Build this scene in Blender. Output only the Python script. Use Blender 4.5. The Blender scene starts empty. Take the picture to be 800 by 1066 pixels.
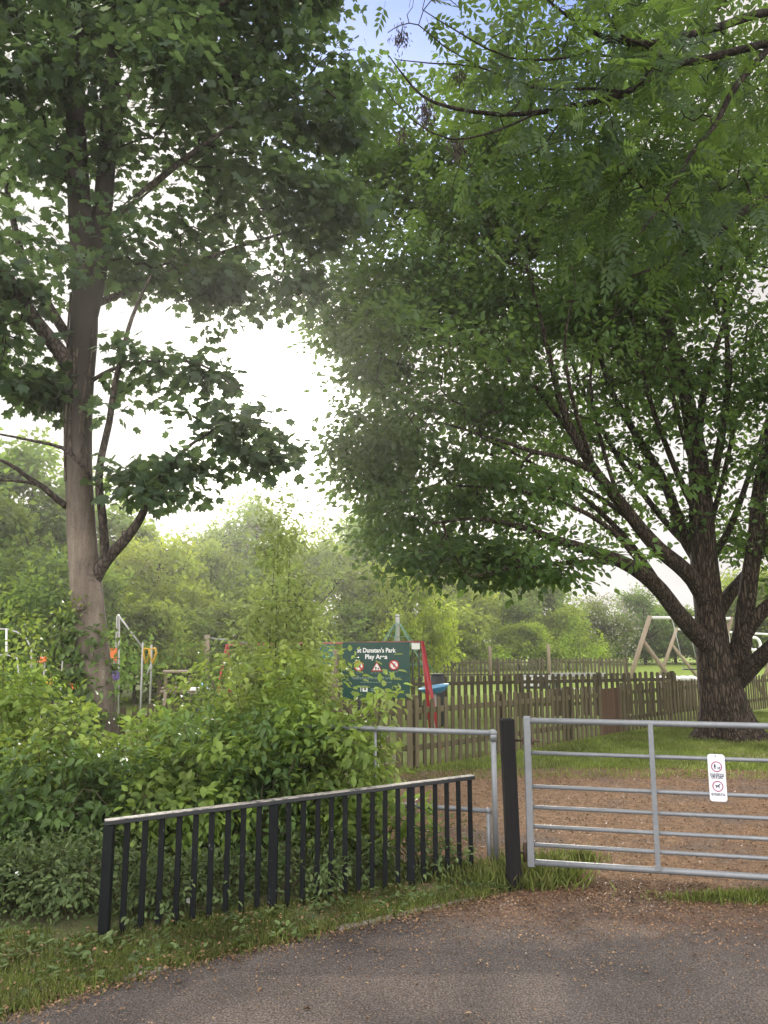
import bpy, bmesh, math, random
import numpy as np
from mathutils import Vector, Matrix, Quaternion

random.seed(7)
RNG = np.random.default_rng(11)
scene = bpy.context.scene
COL = scene.collection
PI = math.pi

# ------------------------------------------------------------------ survey helpers
EYE = np.array([0.0, 0.0, 1.7]); TH = math.radians(9.5); F = 800.0
CT, ST = math.cos(TH), math.sin(TH)
def ray(px, py):
    u = (px - 400.0) / F; v = (533.0 - py) / F
    return np.array([u, CT - v * ST, ST + v * CT])
def at(px, py, Y):                       # point of a sight line at distance Y
    d = ray(px, py); return EYE + d * (Y / d[1])
def gp(px, py, z=0.0):                   # where a sight line meets the ground
    d = ray(px, py); return EYE + d * ((z - EYE[2]) / d[2])
SUN_AZ = math.radians(-8.0); SUN_EL = math.radians(17.5)
SUN = Vector((math.sin(SUN_AZ) * math.cos(SUN_EL), math.cos(SUN_AZ) * math.cos(SUN_EL), math.sin(SUN_EL)))

# ------------------------------------------------------------------ object helpers
def tag(o, label=None, cat=None, group=None, kind=None):
    if label: o['label'] = label
    if cat: o['category'] = cat
    if group: o['group'] = group
    if kind: o['kind'] = kind
    return o
def empty(name, loc=(0, 0, 0), rz=0.0, label=None, cat=None, group=None):
    o = bpy.data.objects.new(name, None); COL.objects.link(o)
    o.empty_display_size = 0.1
    o.location = tuple(loc); o.rotation_euler = (0, 0, rz)
    return tag(o, label, cat, group)
def link(name, me, mat=None, parent=None):
    o = bpy.data.objects.new(name, me); COL.objects.link(o)
    if mat and not me.materials: me.materials.append(mat)
    if parent is not None: o.parent = parent
    return o
def copy_tree(o, parent=None):
    c = o.copy(); COL.objects.link(c); c.parent = parent
    for ch in list(o.children): copy_tree(ch, c)
    return c

class MB:
    """collects boxes, bars, tubes and plates into one mesh"""
    def __init__(s): s.bm = bmesh.new()
    def box(s, c, size, rot=None, bevel=0.0):
        r = bmesh.ops.create_cube(s.bm, size=1.0)
        vs = r['verts']
        M = Matrix.Translation(Vector(c)) @ (rot.to_4x4() if rot is not None else Matrix.Identity(4)) @ Matrix.Diagonal((*size, 1.0))
        bmesh.ops.transform(s.bm, matrix=M, verts=vs)
        if bevel > 0:
            es = list({e for v in vs for e in v.link_edges})
            bmesh.ops.bevel(s.bm, geom=es, offset=bevel, segments=1, affect='EDGES', profile=0.5)
        return s
    def bar(s, a, b, w, h, bevel=0.0):       # rectangular bar from a to b, w sideways, h upwards
        a = Vector(a); b = Vector(b); d = (b - a); L = d.length; d.normalize()
        up = Vector((0, 0, 1)) if abs(d.z) < 0.95 else Vector((0, 1, 0))
        x = d.cross(up).normalized(); z = x.cross(d).normalized()
        R = Matrix((x, d, z)).transposed()
        return s.box((a + b) / 2, (w, L, h), R, bevel)
    def tube(s, pts, r, n=10, caps=True):
        pts = [Vector(p) for p in pts]
        rr = r if isinstance(r, (list, tuple)) else [r] * len(pts)
        rings = []; nrm = None
        for i, p in enumerate(pts):
            t = (pts[min(i + 1, len(pts) - 1)] - pts[max(i - 1, 0)]).normalized()
            if nrm is None:
                nrm = t.orthogonal().normalized()
            nrm = (nrm - t * nrm.dot(t)).normalized(); bn = t.cross(nrm)
            rings.append([s.bm.verts.new(p + (nrm * math.cos(2 * PI * k / n) + bn * math.sin(2 * PI * k / n)) * rr[i]) for k in range(n)])
        for a, b in zip(rings[:-1], rings[1:]):
            for k in range(n):
                f = s.bm.faces.new((a[k], a[(k + 1) % n], b[(k + 1) % n], b[k])); f.smooth = True
        if caps:
            s.bm.faces.new(rings[0][::-1]); s.bm.faces.new(rings[-1])
        return s
    def ball(s, c, r, sc=(1, 1, 1)):
        g = bmesh.ops.create_uvsphere(s.bm, u_segments=14, v_segments=9, radius=r)
        bmesh.ops.transform(s.bm, matrix=Matrix.Translation(Vector(c)) @ Matrix.Diagonal((*sc, 1)), verts=g['verts'])
        for v in g['verts']:
            for f in v.link_faces: f.smooth = True
        return s
    def plate(s, pts, y0, y1):               # polygon in x,z pushed from y0 to y1
        a = [s.bm.verts.new((p[0], y0, p[1])) for p in pts]; b = [s.bm.verts.new((p[0], y1, p[1])) for p in pts]
        n = len(pts)
        try:
            s.bm.faces.new(a); s.bm.faces.new(b[::-1])
            for k in range(n): s.bm.faces.new((a[k], b[k], b[(k + 1) % n], a[(k + 1) % n]))
        except ValueError: pass
        return s
    def ring(s, c, r0, r1, y0, y1, n=28):    # flat ring facing -y
        va = []
        for r, y in ((r0, y0), (r1, y0), (r1, y1), (r0, y1)):
            va.append([s.bm.verts.new((c[0] + r * math.sin(2 * PI * k / n), y, c[1] + r * math.cos(2 * PI * k / n))) for k in range(n)])
        for q in range(4):
            A, B = va[q], va[(q + 1) % 4]
            for k in range(n): s.bm.faces.new((A[k], A[(k + 1) % n], B[(k + 1) % n], B[k]))
        return s
    def build(s, name, mat, parent=None):
        bmesh.ops.recalc_face_normals(s.bm, faces=s.bm.faces)
        me = bpy.data.meshes.new(name); s.bm.to_mesh(me); s.bm.free()
        return link(name, me, mat, parent)

def np_mesh(name, V, faces_flat, loop_tot, tint=None, smooth=False):
    me = bpy.data.meshes.new(name)
    me.vertices.add(len(V)); me.vertices.foreach_set('co', np.ascontiguousarray(V, dtype=np.float32).ravel())
    me.loops.add(len(faces_flat)); me.loops.foreach_set('vertex_index', np.ascontiguousarray(faces_flat, dtype=np.int32))
    me.polygons.add(len(loop_tot))
    st = np.concatenate(([0], np.cumsum(loop_tot)[:-1])).astype(np.int32)
    me.polygons.foreach_set('loop_start', st); me.polygons.foreach_set('loop_total', np.asarray(loop_tot, dtype=np.int32))
    if smooth: me.polygons.foreach_set('use_smooth', np.ones(len(loop_tot), dtype=bool))
    if tint is not None:
        a = me.attributes.new('tint', 'FLOAT', 'POINT'); a.data.foreach_set('value', np.ascontiguousarray(tint, dtype=np.float32))
    me.update(calc_edges=True); me.validate()
    return me

# ------------------------------------------------------------------ materials
def new_mat(name):
    m = bpy.data.materials.new(name); m.use_nodes = True
    nt = m.node_tree; bs = nt.nodes['Principled BSDF']
    return m, nt, bs
def N(nt, typ, **kw):
    n = nt.nodes.new(typ)
    for k, v in kw.items(): setattr(n, k, v)
    return n
def ramp(nt, stops, interp='LINEAR'):
    r = N(nt, 'ShaderNodeValToRGB'); el = r.color_ramp.elements; r.color_ramp.interpolation = interp
    while len(el) < len(stops): el.new(0.5)
    for e, (p, c) in zip(el, stops):
        e.position = p; e.color = (*c, 1) if len(c) == 3 else c
    return r
def noise(nt, vec, scale, detail=4, rough=0.6, dist=0.0):
    n = N(nt, 'ShaderNodeTexNoise'); n.inputs['Scale'].default_value = scale; n.inputs['Detail'].default_value = detail
    n.inputs['Roughness'].default_value = rough; n.inputs['Distortion'].default_value = dist
    if vec is not None: nt.links.new(vec, n.inputs['Vector'])
    return n
def mixc(nt, fac, a, b, mode='MIX'):
    m = N(nt, 'ShaderNodeMix', data_type='RGBA', blend_type=mode)
    for key, v in ((0, fac), (6, a), (7, b)):
        if hasattr(v, 'is_linked'): nt.links.new(v, m.inputs[key])
        elif key == 0: m.inputs[key].default_value = v
        else: m.inputs[key].default_value = (*v, 1)
    return m.outputs[2]
def math_n(nt, op, a, b=None, c=None, clamp=False):
    m = N(nt, 'ShaderNodeMath', operation=op); m.use_clamp = clamp
    for i, v in enumerate((a, b, c)):
        if v is None: continue
        if hasattr(v, 'is_linked'): nt.links.new(v, m.inputs[i])
        else: m.inputs[i].default_value = v
    return m.outputs[0]
def bump(nt, bs, h, strength=0.5, dist=0.02):
    b = N(nt, 'ShaderNodeBump'); b.inputs['Strength'].default_value = strength; b.inputs['Distance'].default_value = dist
    nt.links.new(h, b.inputs['Height']); nt.links.new(b.outputs[0], bs.inputs['Normal'])
def coords(nt, which='Object'):
    return N(nt, 'ShaderNodeTexCoord').outputs[which]
def scaled(nt, vec, s):
    m = N(nt, 'ShaderNodeMapping'); m.inputs['Scale'].default_value = s; nt.links.new(vec, m.inputs[0]); return m.outputs[0]

def mat_simple(name, col, rough=0.6, metal=0.0, var=0.25, scale=9.0, bmp=0.0, bscale=60, spec=0.4):
    m, nt, bs = new_mat(name); v = coords(nt)
    n = noise(nt, v, scale, 5)
    c = mixc(nt, n.outputs['Fac'], tuple(x * (1 - var) for x in col), tuple(min(1, x * (1 + var)) for x in col))
    nt.links.new(c, bs.inputs['Base Color'])
    bs.inputs['Roughness'].default_value = rough; bs.inputs['Metallic'].default_value = metal
    bs.inputs['Specular IOR Level'].default_value = spec
    if bmp: bump(nt, bs, noise(nt, v, bscale, 3).outputs['Fac'], bmp, 0.01)
    return m

def mat_leaf(name, dark, light, trans, tf=0.42, nscale=0.7, rough=0.5, objcol=False, lo=0.55, hi=1.3, straw=None):
    m, nt, bs = new_mat(name); v = coords(nt)
    a = N(nt, 'ShaderNodeAttribute', attribute_name='tint')
    c = mixc(nt, a.outputs['Fac'], dark, light)
    n = noise(nt, v, nscale, 2); r = ramp(nt, [(0.3, (lo,) * 3), (0.7, (hi,) * 3)])
    nt.links.new(n.outputs['Fac'], r.inputs[0])
    c = mixc(nt, 1.0, c, r.outputs[0], 'MULTIPLY')
    tcol = mixc(nt, 1.0, trans, r.outputs[0], 'MULTIPLY')
    if straw:
        rs_ = ramp(nt, [(0.8, (0, 0, 0)), (0.93, (1, 1, 1))]); nt.links.new(a.outputs['Fac'], rs_.inputs[0]); c = mixc(nt, rs_.outputs[0], c, straw); tcol = mixc(nt, rs_.outputs[0], tcol, straw)
    if objcol:
        oi = N(nt, 'ShaderNodeObjectInfo'); c = mixc(nt, 1.0, c, oi.outputs['Color'], 'MULTIPLY'); tcol = mixc(nt, 1.0, tcol, oi.outputs['Color'], 'MULTIPLY')
    nt.links.new(c, bs.inputs['Base Color']); bs.inputs['Roughness'].default_value = rough
    bs.inputs['Specular IOR Level'].default_value = 0.3
    t = N(nt, 'ShaderNodeBsdfTranslucent'); nt.links.new(tcol, t.inputs[0])
    mx = N(nt, 'ShaderNodeMixShader'); mx.inputs[0].default_value = tf
    nt.links.new(bs.outputs[0], mx.inputs[1]); nt.links.new(t.outputs[0], mx.inputs[2])
    nt.links.new(mx.outputs[0], nt.nodes['Material Output'].inputs[0])
    return m

def mat_smooth_bark():
    m, nt, bs = new_mat('smooth_grey_bark'); v = coords(nt)
    n1 = noise(nt, scaled(nt, v, (9, 9, 1.4)), 1.0, 9, 0.7, 0.4); n2 = noise(nt, scaled(nt, v, (5, 5, 22)), 1.0, 5, 0.6); n3 = noise(nt, v, 1.7, 5); n4 = noise(nt, v, 60, 4, .7)
    r = ramp(nt, [(0.3, (0.095, 0.076, 0.062)), (0.5, (0.18, 0.146, 0.12)), (0.7, (0.28, 0.232, 0.195))]); nt.links.new(n1.outputs['Fac'], r.inputs[0])
    r2 = ramp(nt, [(0.28, (.45,) * 3), (0.38, (1,) * 3)]); nt.links.new(n2.outputs['Fac'], r2.inputs[0])
    c = mixc(nt, 0.8, r.outputs[0], r2.outputs[0], 'MULTIPLY')
    r3 = ramp(nt, [(0.35, (.62, .64, .62)), (0.6, (1.1,) * 3)]); nt.links.new(n3.outputs['Fac'], r3.inputs[0]); c = mixc(nt, 1.0, c, r3.outputs[0], 'MULTIPLY')
    r4 = ramp(nt, [(0.3, (.8,) * 3), (0.7, (1.15,) * 3)]); nt.links.new(n4.outputs['Fac'], r4.inputs[0]); c = mixc(nt, 1.0, c, r4.outputs[0], 'MULTIPLY')
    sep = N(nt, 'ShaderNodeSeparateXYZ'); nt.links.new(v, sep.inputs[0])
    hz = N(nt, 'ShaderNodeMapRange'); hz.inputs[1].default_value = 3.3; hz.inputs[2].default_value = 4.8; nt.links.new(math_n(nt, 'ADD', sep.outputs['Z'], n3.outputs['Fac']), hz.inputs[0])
    c = mixc(nt, math_n(nt, 'MULTIPLY', hz.outputs[0], .9), c, (0.022, 0.018, 0.016))  # backlit shade of the upper trunk put into the bark colour
    nt.links.new(c, bs.inputs['Base Color']); bs.inputs['Roughness'].default_value = 0.85; bs.inputs['Specular IOR Level'].default_value = 0.2
    h = math_n(nt, 'ADD', n1.outputs['Fac'], math_n(nt, 'MULTIPLY', r2.outputs[0], .6)); bump(nt, bs, h, 0.6, 0.015)
    return m

def mat_bark(name, dark, light, stretch=(14, 14, 2.2), bstr=0.8, bd=0.03, moss=None):
    m, nt, bs = new_mat(name); v = coords(nt)
    vs = scaled(nt, v, stretch)
    n1 = noise(nt, vs, 1.0, 8, 0.65, 0.8); n2 = noise(nt, v, 2.2, 4)
    r = ramp(nt, [(0.32, dark), (0.62, light)]); nt.links.new(n1.outputs['Fac'], r.inputs[0])
    c = mixc(nt, n2.outputs['Fac'], r.outputs[0], tuple(x * 0.55 for x in light))
    if moss:
        n3 = noise(nt, v, 5.0, 5); rr = ramp(nt, [(0.5, (0, 0, 0)), (0.62, (1, 1, 1))]); nt.links.new(n3.outputs['Fac'], rr.inputs[0])
        c = mixc(nt, rr.outputs[0], c, moss)
    dsv = N(nt, 'ShaderNodeVectorMath', operation='ADD'); nt.links.new(scaled(nt, v, (stretch[0] * 1.3, stretch[1] * 1.3, stretch[2] * 1.6)), dsv.inputs[0]); nt.links.new(scaled(nt, noise(nt, v, 6, 4).outputs['Color'], (1.6, 1.6, 1.6)), dsv.inputs[1])
    ck = N(nt, 'ShaderNodeTexVoronoi', feature='DISTANCE_TO_EDGE'); ck.inputs['Scale'].default_value = 1.0; nt.links.new(dsv.outputs[0], ck.inputs['Vector'])
    rk = ramp(nt, [(0.0, (.3,) * 3), (0.22, (1.15,) * 3)]); nt.links.new(ck.outputs['Distance'], rk.inputs[0]); c = mixc(nt, 1.0, c, rk.outputs[0], 'MULTIPLY')
    nt.links.new(c, bs.inputs['Base Color']); bs.inputs['Roughness'].default_value = 0.9; bs.inputs['Specular IOR Level'].default_value = 0.15
    bump(nt, bs, math_n(nt, 'ADD', n1.outputs['Fac'], rk.outputs[0]), bstr, bd)
    return m

M_ASPH = None
def mat_road():
    m, nt, bs = new_mat('worn_asphalt'); v = coords(nt)
    sep = N(nt, 'ShaderNodeSeparateXYZ'); nt.links.new(v, sep.inputs[0])
    fine = noise(nt, v, 95, 4, 0.8); mid = noise(nt, v, 22, 6, 0.7); big = noise(nt, v, 1.1, 5, 0.6, 0.4)
    stone = N(nt, 'ShaderNodeTexVoronoi'); stone.inputs['Scale'].default_value = 130; nt.links.new(v, stone.inputs['Vector'])
    rfa = ramp(nt, [(0.34, (0.03, 0.026, 0.0235)), (0.5, (0.1, 0.088, 0.08)), (0.66, (0.25, 0.222, 0.2))]); nt.links.new(fine.outputs['Fac'], rfa.inputs[0]); base = rfa.outputs[0]
    rb = ramp(nt, [(0.3, (0.62, 0.62, 0.64)), (0.7, (1.25, 1.2, 1.18))]); nt.links.new(big.outputs['Fac'], rb.inputs[0])
    base = mixc(nt, 1.0, base, rb.outputs[0], 'MULTIPLY')
    rs = ramp(nt, [(0.0, (1, 1, 1)), (0.13, (0, 0, 0))]); nt.links.new(stone.outputs['Distance'], rs.inputs[0])
    sv = math_n(nt, 'MULTIPLY', rs.outputs[0], math_n(nt, 'GREATER_THAN', mid.outputs['Fac'], 0.52))
    base = mixc(nt, math_n(nt, 'MULTIPLY', sv, 0.55), base, (0.3, 0.26, 0.235))
    dsv = N(nt, 'ShaderNodeVectorMath', operation='ADD'); nt.links.new(v, dsv.inputs[0]); nt.links.new(scaled(nt, noise(nt, v, 2.5, 5).outputs['Color'], (.7, .7, 0)), dsv.inputs[1])
    ck = N(nt, 'ShaderNodeTexVoronoi', feature='DISTANCE_TO_EDGE'); ck.inputs['Scale'].default_value = 0.75; nt.links.new(dsv.outputs[0], ck.inputs['Vector'])
    rk = ramp(nt, [(0.0, (1, 1, 1)), (0.005, (0, 0, 0))]); nt.links.new(ck.outputs['Distance'], rk.inputs[0])
    base = mixc(nt, math_n(nt, 'MULTIPLY', rk.outputs[0], math_n(nt, 'MULTIPLY', math_n(nt, 'GREATER_THAN', big.outputs['Fac'], 0.6), .5)), base, (0.03, 0.026, 0.024))
    pt_ = noise(nt, v, 0.55, 2, 0.4, 1.0); rp_ = ramp(nt, [(0.5, (.82, .82, .84)), (0.53, (1.08, 1.06, 1.04))]); nt.links.new(pt_.outputs['Fac'], rp_.inputs[0]); base = mixc(nt, 1.0, base, rp_.outputs[0], 'MULTIPLY')
    # leaf dust drifts thicker towards the gateway
    y = math_n(nt, 'ADD', sep.outputs['Y'], math_n(nt, 'MULTIPLY', sep.outputs['X'], 0.12))
    cov = N(nt, 'ShaderNodeMapRange'); cov.inputs[1].default_value = 4.1; cov.inputs[2].default_value = 5.9; cov.inputs[3].default_value = -0.27; cov.inputs[4].default_value = 0.22
    nt.links.new(y, cov.inputs[0])
    s = math_n(nt, 'ADD', math_n(nt, 'MULTIPLY', mid.outputs['Fac'], 0.6), math_n(nt, 'MULTIPLY', big.outputs['Fac'], 0.5))
    s = math_n(nt, 'ADD', s, cov.outputs[0])
    rl = ramp(nt, [(0.5, (0, 0, 0)), (0.72, (1, 1, 1))]); nt.links.new(s, rl.inputs[0])
    dust = mixc(nt, fine.outputs['Fac'], (0.07, 0.04, 0.026), (0.22, 0.125, 0.075))
    c = mixc(nt, math_n(nt, 'MULTIPLY', rl.outputs[0], 0.85), base, dust)
    nt.links.new(c, bs.inputs['Base Color']); bs.inputs['Roughness'].default_value = 0.92; bs.inputs['Specular IOR Level'].default_value = 0.2
    bump(nt, bs, math_n(nt, 'ADD', fine.outputs['Fac'], mid.outputs['Fac']), 0.7, 0.008)
    return m
def mat_path():
    m, nt, bs = new_mat('leaf_strewn_path'); v = coords(nt)
    fine = noise(nt, v, 75, 4, 0.75); mid = noise(nt, scaled(nt, v, (1, 1.6, 1)), 9, 5, 0.7); big = noise(nt, v, 0.8, 4)
    r = ramp(nt, [(0.3, (0.065, 0.041, 0.029)), (0.5, (0.2, 0.134, 0.083)), (0.68, (0.42, 0.3, 0.19))]); nt.links.new(fine.outputs['Fac'], r.inputs[0])
    r2 = ramp(nt, [(0.35, (0.6, 0.58, 0.58)), (0.65, (1.15, 1.05, 1.0))]); nt.links.new(mid.outputs['Fac'], r2.inputs[0])
    c = mixc(nt, 1.0, r.outputs[0], r2.outputs[0], 'MULTIPLY')
    r3 = ramp(nt, [(0.5, (0, 0, 0)), (0.66, (0.7,) * 3)]); nt.links.new(big.outputs['Fac'], r3.inputs[0])
    c = mixc(nt, r3.outputs[0], c, (0.1, 0.088, 0.085))
    nt.links.new(c, bs.inputs['Base Color']); bs.inputs['Roughness'].default_value = 0.95; bs.inputs['Specular IOR Level'].default_value = 0.1
    bump(nt, bs, fine.outputs['Fac'], 0.8, 0.012)
    return m
def mat_ground():
    m, nt, bs = new_mat('mown_grass'); v = coords(nt)
    sep = N(nt, 'ShaderNodeSeparateXYZ'); nt.links.new(v, sep.inputs[0])
    fine = noise(nt, v, 40, 5, 0.75); mid = noise(nt, v, 3.5, 5, 0.65); big = noise(nt, v, 0.35, 3)
    r = ramp(nt, [(0.3, (0.085, 0.125, 0.03)), (0.7, (0.25, 0.31, 0.085))]); nt.links.new(fine.outputs['Fac'], r.inputs[0])
    far = N(nt, 'ShaderNodeMapRange'); far.inputs[1].default_value = 17; far.inputs[2].default_value = 24; nt.links.new(sep.outputs['Y'], far.inputs[0])
    c = mixc(nt, far.outputs[0], r.outputs[0], mixc(nt, fine.outputs['Fac'], (0.17, 0.25, 0.05), (0.29, 0.385, 0.09)))  # field grass brighter: sunshine beyond the fences put into the colour
    r2 = ramp(nt, [(0.35, (0.7, 0.72, 0.7)), (0.65, (1.15, 1.1, 1.0))]); nt.links.new(mid.outputs['Fac'], r2.inputs[0])
    c = mixc(nt, 1.0, c, r2.outputs[0], 'MULTIPLY')
    # dry clippings
    s = math_n(nt, 'ADD', math_n(nt, 'MULTIPLY', mid.outputs['Fac'], 0.6), math_n(nt, 'MULTIPLY', fine.outputs['Fac'], 0.5))
    r3 = ramp(nt, [(0.62, (0, 0, 0)), (0.72, (0.6,) * 3)]); nt.links.new(s, r3.inputs[0])
    c = mixc(nt, r3.outputs[0], c, (0.2, 0.17, 0.09))
    nt.links.new(c, bs.inputs['Base Color']); bs.inputs['Roughness'].default_value = 0.95; bs.inputs['Specular IOR Level'].default_value = 0.1
    bump(nt, bs, fine.outputs['Fac'], 0.8, 0.03)
    return m
def mat_soil():
    m, nt, bs = new_mat('verge_soil'); v = coords(nt)
    n1 = noise(nt, v, 60, 5, 0.7); n2 = noise(nt, v, 3, 4)
    r = ramp(nt, [(0.3, (0.045, 0.042, 0.02)), (0.55, (0.12, 0.115, 0.05)), (0.72, (0.23, 0.18, 0.11))]); nt.links.new(n1.outputs['Fac'], r.inputs[0])
    r2 = ramp(nt, [(0.45, (0.0,) * 3), (0.6, (1,) * 3)]); nt.links.new(n2.outputs['Fac'], r2.inputs[0])
    c = mixc(nt, r2.outputs[0], r.outputs[0], mixc(nt, n1.outputs['Fac'], (0.07, 0.1, 0.028), (0.17, 0.21, 0.07)))
    nt.links.new(c, bs.inputs['Base Color']); bs.inputs['Roughness'].default_value = 0.95
    bump(nt, bs, n1.outputs['Fac'], 0.9, 0.02)
    return m
def mat_blackpaint():
    m, nt, bs = new_mat('chipped_black_paint'); v = coords(nt)
    n1 = noise(nt, v, 38, 6, 0.7); n2 = noise(nt, v, 7, 4)
    s = math_n(nt, 'ADD', math_n(nt, 'MULTIPLY', n1.outputs['Fac'], 0.75), math_n(nt, 'MULTIPLY', n2.outputs['Fac'], 0.35))
    chip = ramp(nt, [(0.69, (0, 0, 0)), (0.72, (1, 1, 1))]); nt.links.new(s, chip.inputs[0])
    c = mixc(nt, n2.outputs['Fac'], (0.003, 0.004, 0.005), (0.01, 0.012, 0.014))
    c = mixc(nt, chip.outputs[0], c, (0.32, 0.32, 0.32))
    nt.links.new(c, bs.inputs['Base Color']); bs.inputs['Roughness'].default_value = 0.5; bs.inputs['Specular IOR Level'].default_value = 0.16
    bump(nt, bs, n1.outputs['Fac'], 0.25, 0.006)
    return m
def mat_worncap():
    m, nt, bs = new_mat('weathered_rail_top'); v = coords(nt)
    geo = N(nt, 'ShaderNodeNewGeometry'); sep = N(nt, 'ShaderNodeSeparateXYZ'); nt.links.new(geo.outputs['True Normal'], sep.inputs[0])
    n1 = noise(nt, v, 26, 6, 0.75); n2 = noise(nt, v, 3.0, 3)
    pal = mixc(nt, n1.outputs['Fac'], (0.12, 0.11, 0.1), (0.4, 0.37, 0.33))
    s = math_n(nt, 'ADD', math_n(nt, 'MULTIPLY', n1.outputs['Fac'], 0.7), math_n(nt, 'MULTIPLY', n2.outputs['Fac'], 0.45))
    k = ramp(nt, [(0.5, (0, 0, 0)), (0.6, (1, 1, 1))]); nt.links.new(s, k.inputs[0])
    top = mixc(nt, k.outputs[0], (0.05, 0.05, 0.05), pal)
    up = math_n(nt, 'GREATER_THAN', sep.outputs['Z'], 0.5)
    c = mixc(nt, up, (0.014, 0.017, 0.02), top)  # upward faces paler: worn paint plus sky reflection put into the colour
    nt.links.new(c, bs.inputs['Base Color']); bs.inputs['Roughness'].default_value = 0.6
    return m
def mat_galv():
    m, nt, bs = new_mat('galvanised_steel'); v = coords(nt)
    vo = N(nt, 'ShaderNodeTexVoronoi'); vo.inputs['Scale'].default_value = 45; nt.links.new(v, vo.inputs['Vector'])
    n1 = noise(nt, v, 8, 6, 0.7); n2 = noise(nt, v, 55, 3)
    c = mixc(nt, n1.outputs['Fac'], (0.14, 0.152, 0.162), (0.33, 0.352, 0.375))
    c = mixc(nt, math_n(nt, 'MULTIPLY', vo.outputs['Distance'], 0.35), c, (0.16, 0.17, 0.19))
    r = ramp(nt, [(0.66, (0, 0, 0)), (0.74, (0.7,) * 3)]); nt.links.new(n1.outputs['Fac'], r.inputs[0])
    c = mixc(nt, r.outputs[0], c, (0.23, 0.17, 0.12))
    nt.links.new(c, bs.inputs['Base Color']); bs.inputs['Metallic'].default_value = 0.35
    ro = math_n(nt, 'MULTIPLY_ADD', n2.outputs['Fac'], 0.3, 0.38); nt.links.new(ro, bs.inputs['Roughness'])
    return m
def mat_wood(name, dark, light, moss=0.4):
    m, nt, bs = new_mat(name); v = coords(nt)
    n1 = noise(nt, scaled(nt, v, (40, 40, 2.5)), 1, 6, 0.7); n2 = noise(nt, v, 3.0, 4)
    oi = N(nt, 'ShaderNodeObjectInfo')
    c = mixc(nt, n1.outputs['Fac'], dark, light)
    rr = ramp(nt, [(0, (0.72,) * 3), (1, (1.25,) * 3)]); nt.links.new(oi.outputs['Random'], rr.inputs[0])
    c = mixc(nt, 1.0, c, rr.outputs[0], 'MULTIPLY')
    r = ramp(nt, [(0.42, (0, 0, 0)), (0.65, (moss,) * 3)]); nt.links.new(n2.outputs['Fac'], r.inputs[0])
    c = mixc(nt, r.outputs[0], c, (0.075, 0.085, 0.03))
    nt.links.new(c, bs.inputs['Base Color']); bs.inputs['Roughness'].default_value = 0.9; bs.inputs['Specular IOR Level'].default_value = 0.15
    bump(nt, bs, n1.outputs['Fac'], 0.5, 0.01)
    return m

M = {}
M['road'] = mat_road(); M['path'] = mat_path(); M['ground'] = mat_ground(); M['soil'] = mat_soil()
M['black'] = mat_blackpaint(); M['cap'] = mat_worncap(); M['galv'] = mat_galv()
M['fence'] = mat_wood('weathered_fence_wood', (0.05, 0.042, 0.027), (0.165, 0.136, 0.088), 0.55)
M['fence_brown'] = mat_wood('red_brown_boards', (0.05, 0.031, 0.022), (0.13, 0.082, 0.056), 0.15)
M['fence_far'] = mat_wood('far_fence_wood', (0.045, 0.038, 0.026), (0.13, 0.11, 0.07), 0.3)
M['post_dark'] = mat_wood('tarred_post_wood', (0.004, 0.004, 0.005), (0.017, 0.017, 0.017), 0.0)
M['pale_wood'] = mat_wood('pale_play_timber', (0.15, 0.12, 0.085), (0.32, 0.26, 0.195), 0.05)
M['concrete'] = mat_simple('edging_concrete', (0.2, 0.18, 0.16), 0.9, var=0.4, scale=25, bmp=0.5)
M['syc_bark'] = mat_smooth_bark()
M['limb'] = mat_bark('grey_limb_bark', (0.035, 0.029, 0.026), (0.13, 0.105, 0.09), (14, 14, 5), 0.4, 0.01)  # darker than the trunk: backlit shade painted into the limb colour
M['twig'] = mat_bark('dark_branch_bark', (0.018, 0.014, 0.012), (0.06, 0.047, 0.04), (16, 16, 4), 0.5, 0.01)
M['oak_bark'] = mat_bark('furrowed_bark', (0.024, 0.018, 0.014), (0.135, 0.105, 0.08), (17, 17, 2.6), 1.0, 0.05)
M['far_bark'] = mat_bark('far_bark', (0.05, 0.04, 0.03), (0.14, 0.115, 0.09), (8, 8, 2), 0.5, 0.03)
M['stem'] = mat_simple('green_brown_stem', (0.075, 0.07, 0.035), 0.8)
M['white'] = mat_simple('white_paint', (0.74, 0.74, 0.74), 0.5, var=0.06)
M['sign_white'] = mat_simple('sign_white', (0.72, 0.75, 0.82), 0.4, var=0.03)
M['sign_green'] = mat_simple('sign_green', (0.005, 0.05, 0.038), 0.35, var=0.12, scale=4)
M['letter'] = mat_simple('letter_white', (0.75, 0.77, 0.75), 0.5, var=0.03)
M['faint'] = mat_simple('faded_letter', (0.17, 0.25, 0.22), 0.5, var=0.05)
M['sign_red'] = mat_simple('sign_red', (0.42, 0.035, 0.022), 0.5, var=0.05)
M['ring_red'] = mat_simple('ring_red', (0.32, 0.015, 0.09), 0.5, var=0.05)
M['ink'] = mat_simple('ink_black', (0.012, 0.016, 0.03), 0.6, var=0.05)
M['red'] = mat_simple('red_tube', (0.38, 0.022, 0.035), 0.4, var=0.15)
M['pink'] = mat_simple('faded_red_tube', (0.42, 0.13, 0.12), 0.5, var=0.2)
M['blue'] = mat_simple('blue_plastic', (0.03, 0.2, 0.42), 0.4, var=0.12)
M['blue_rim'] = mat_simple('pale_blue_rim', (0.2, 0.48, 0.72), 0.4, var=0.08)
M['orange'] = mat_simple('orange_panel', (0.7, 0.16, 0.035), 0.45, var=0.12)
M['yellow'] = mat_simple('yellow_tube', (0.62, 0.36, 0.03), 0.45, var=0.1)
M['lime'] = mat_simple('lime_panel', (0.32, 0.5, 0.03), 0.45, var=0.1)
M['purple'] = mat_simple('purple_panel', (0.1, 0.06, 0.25), 0.5, var=0.1)
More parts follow.
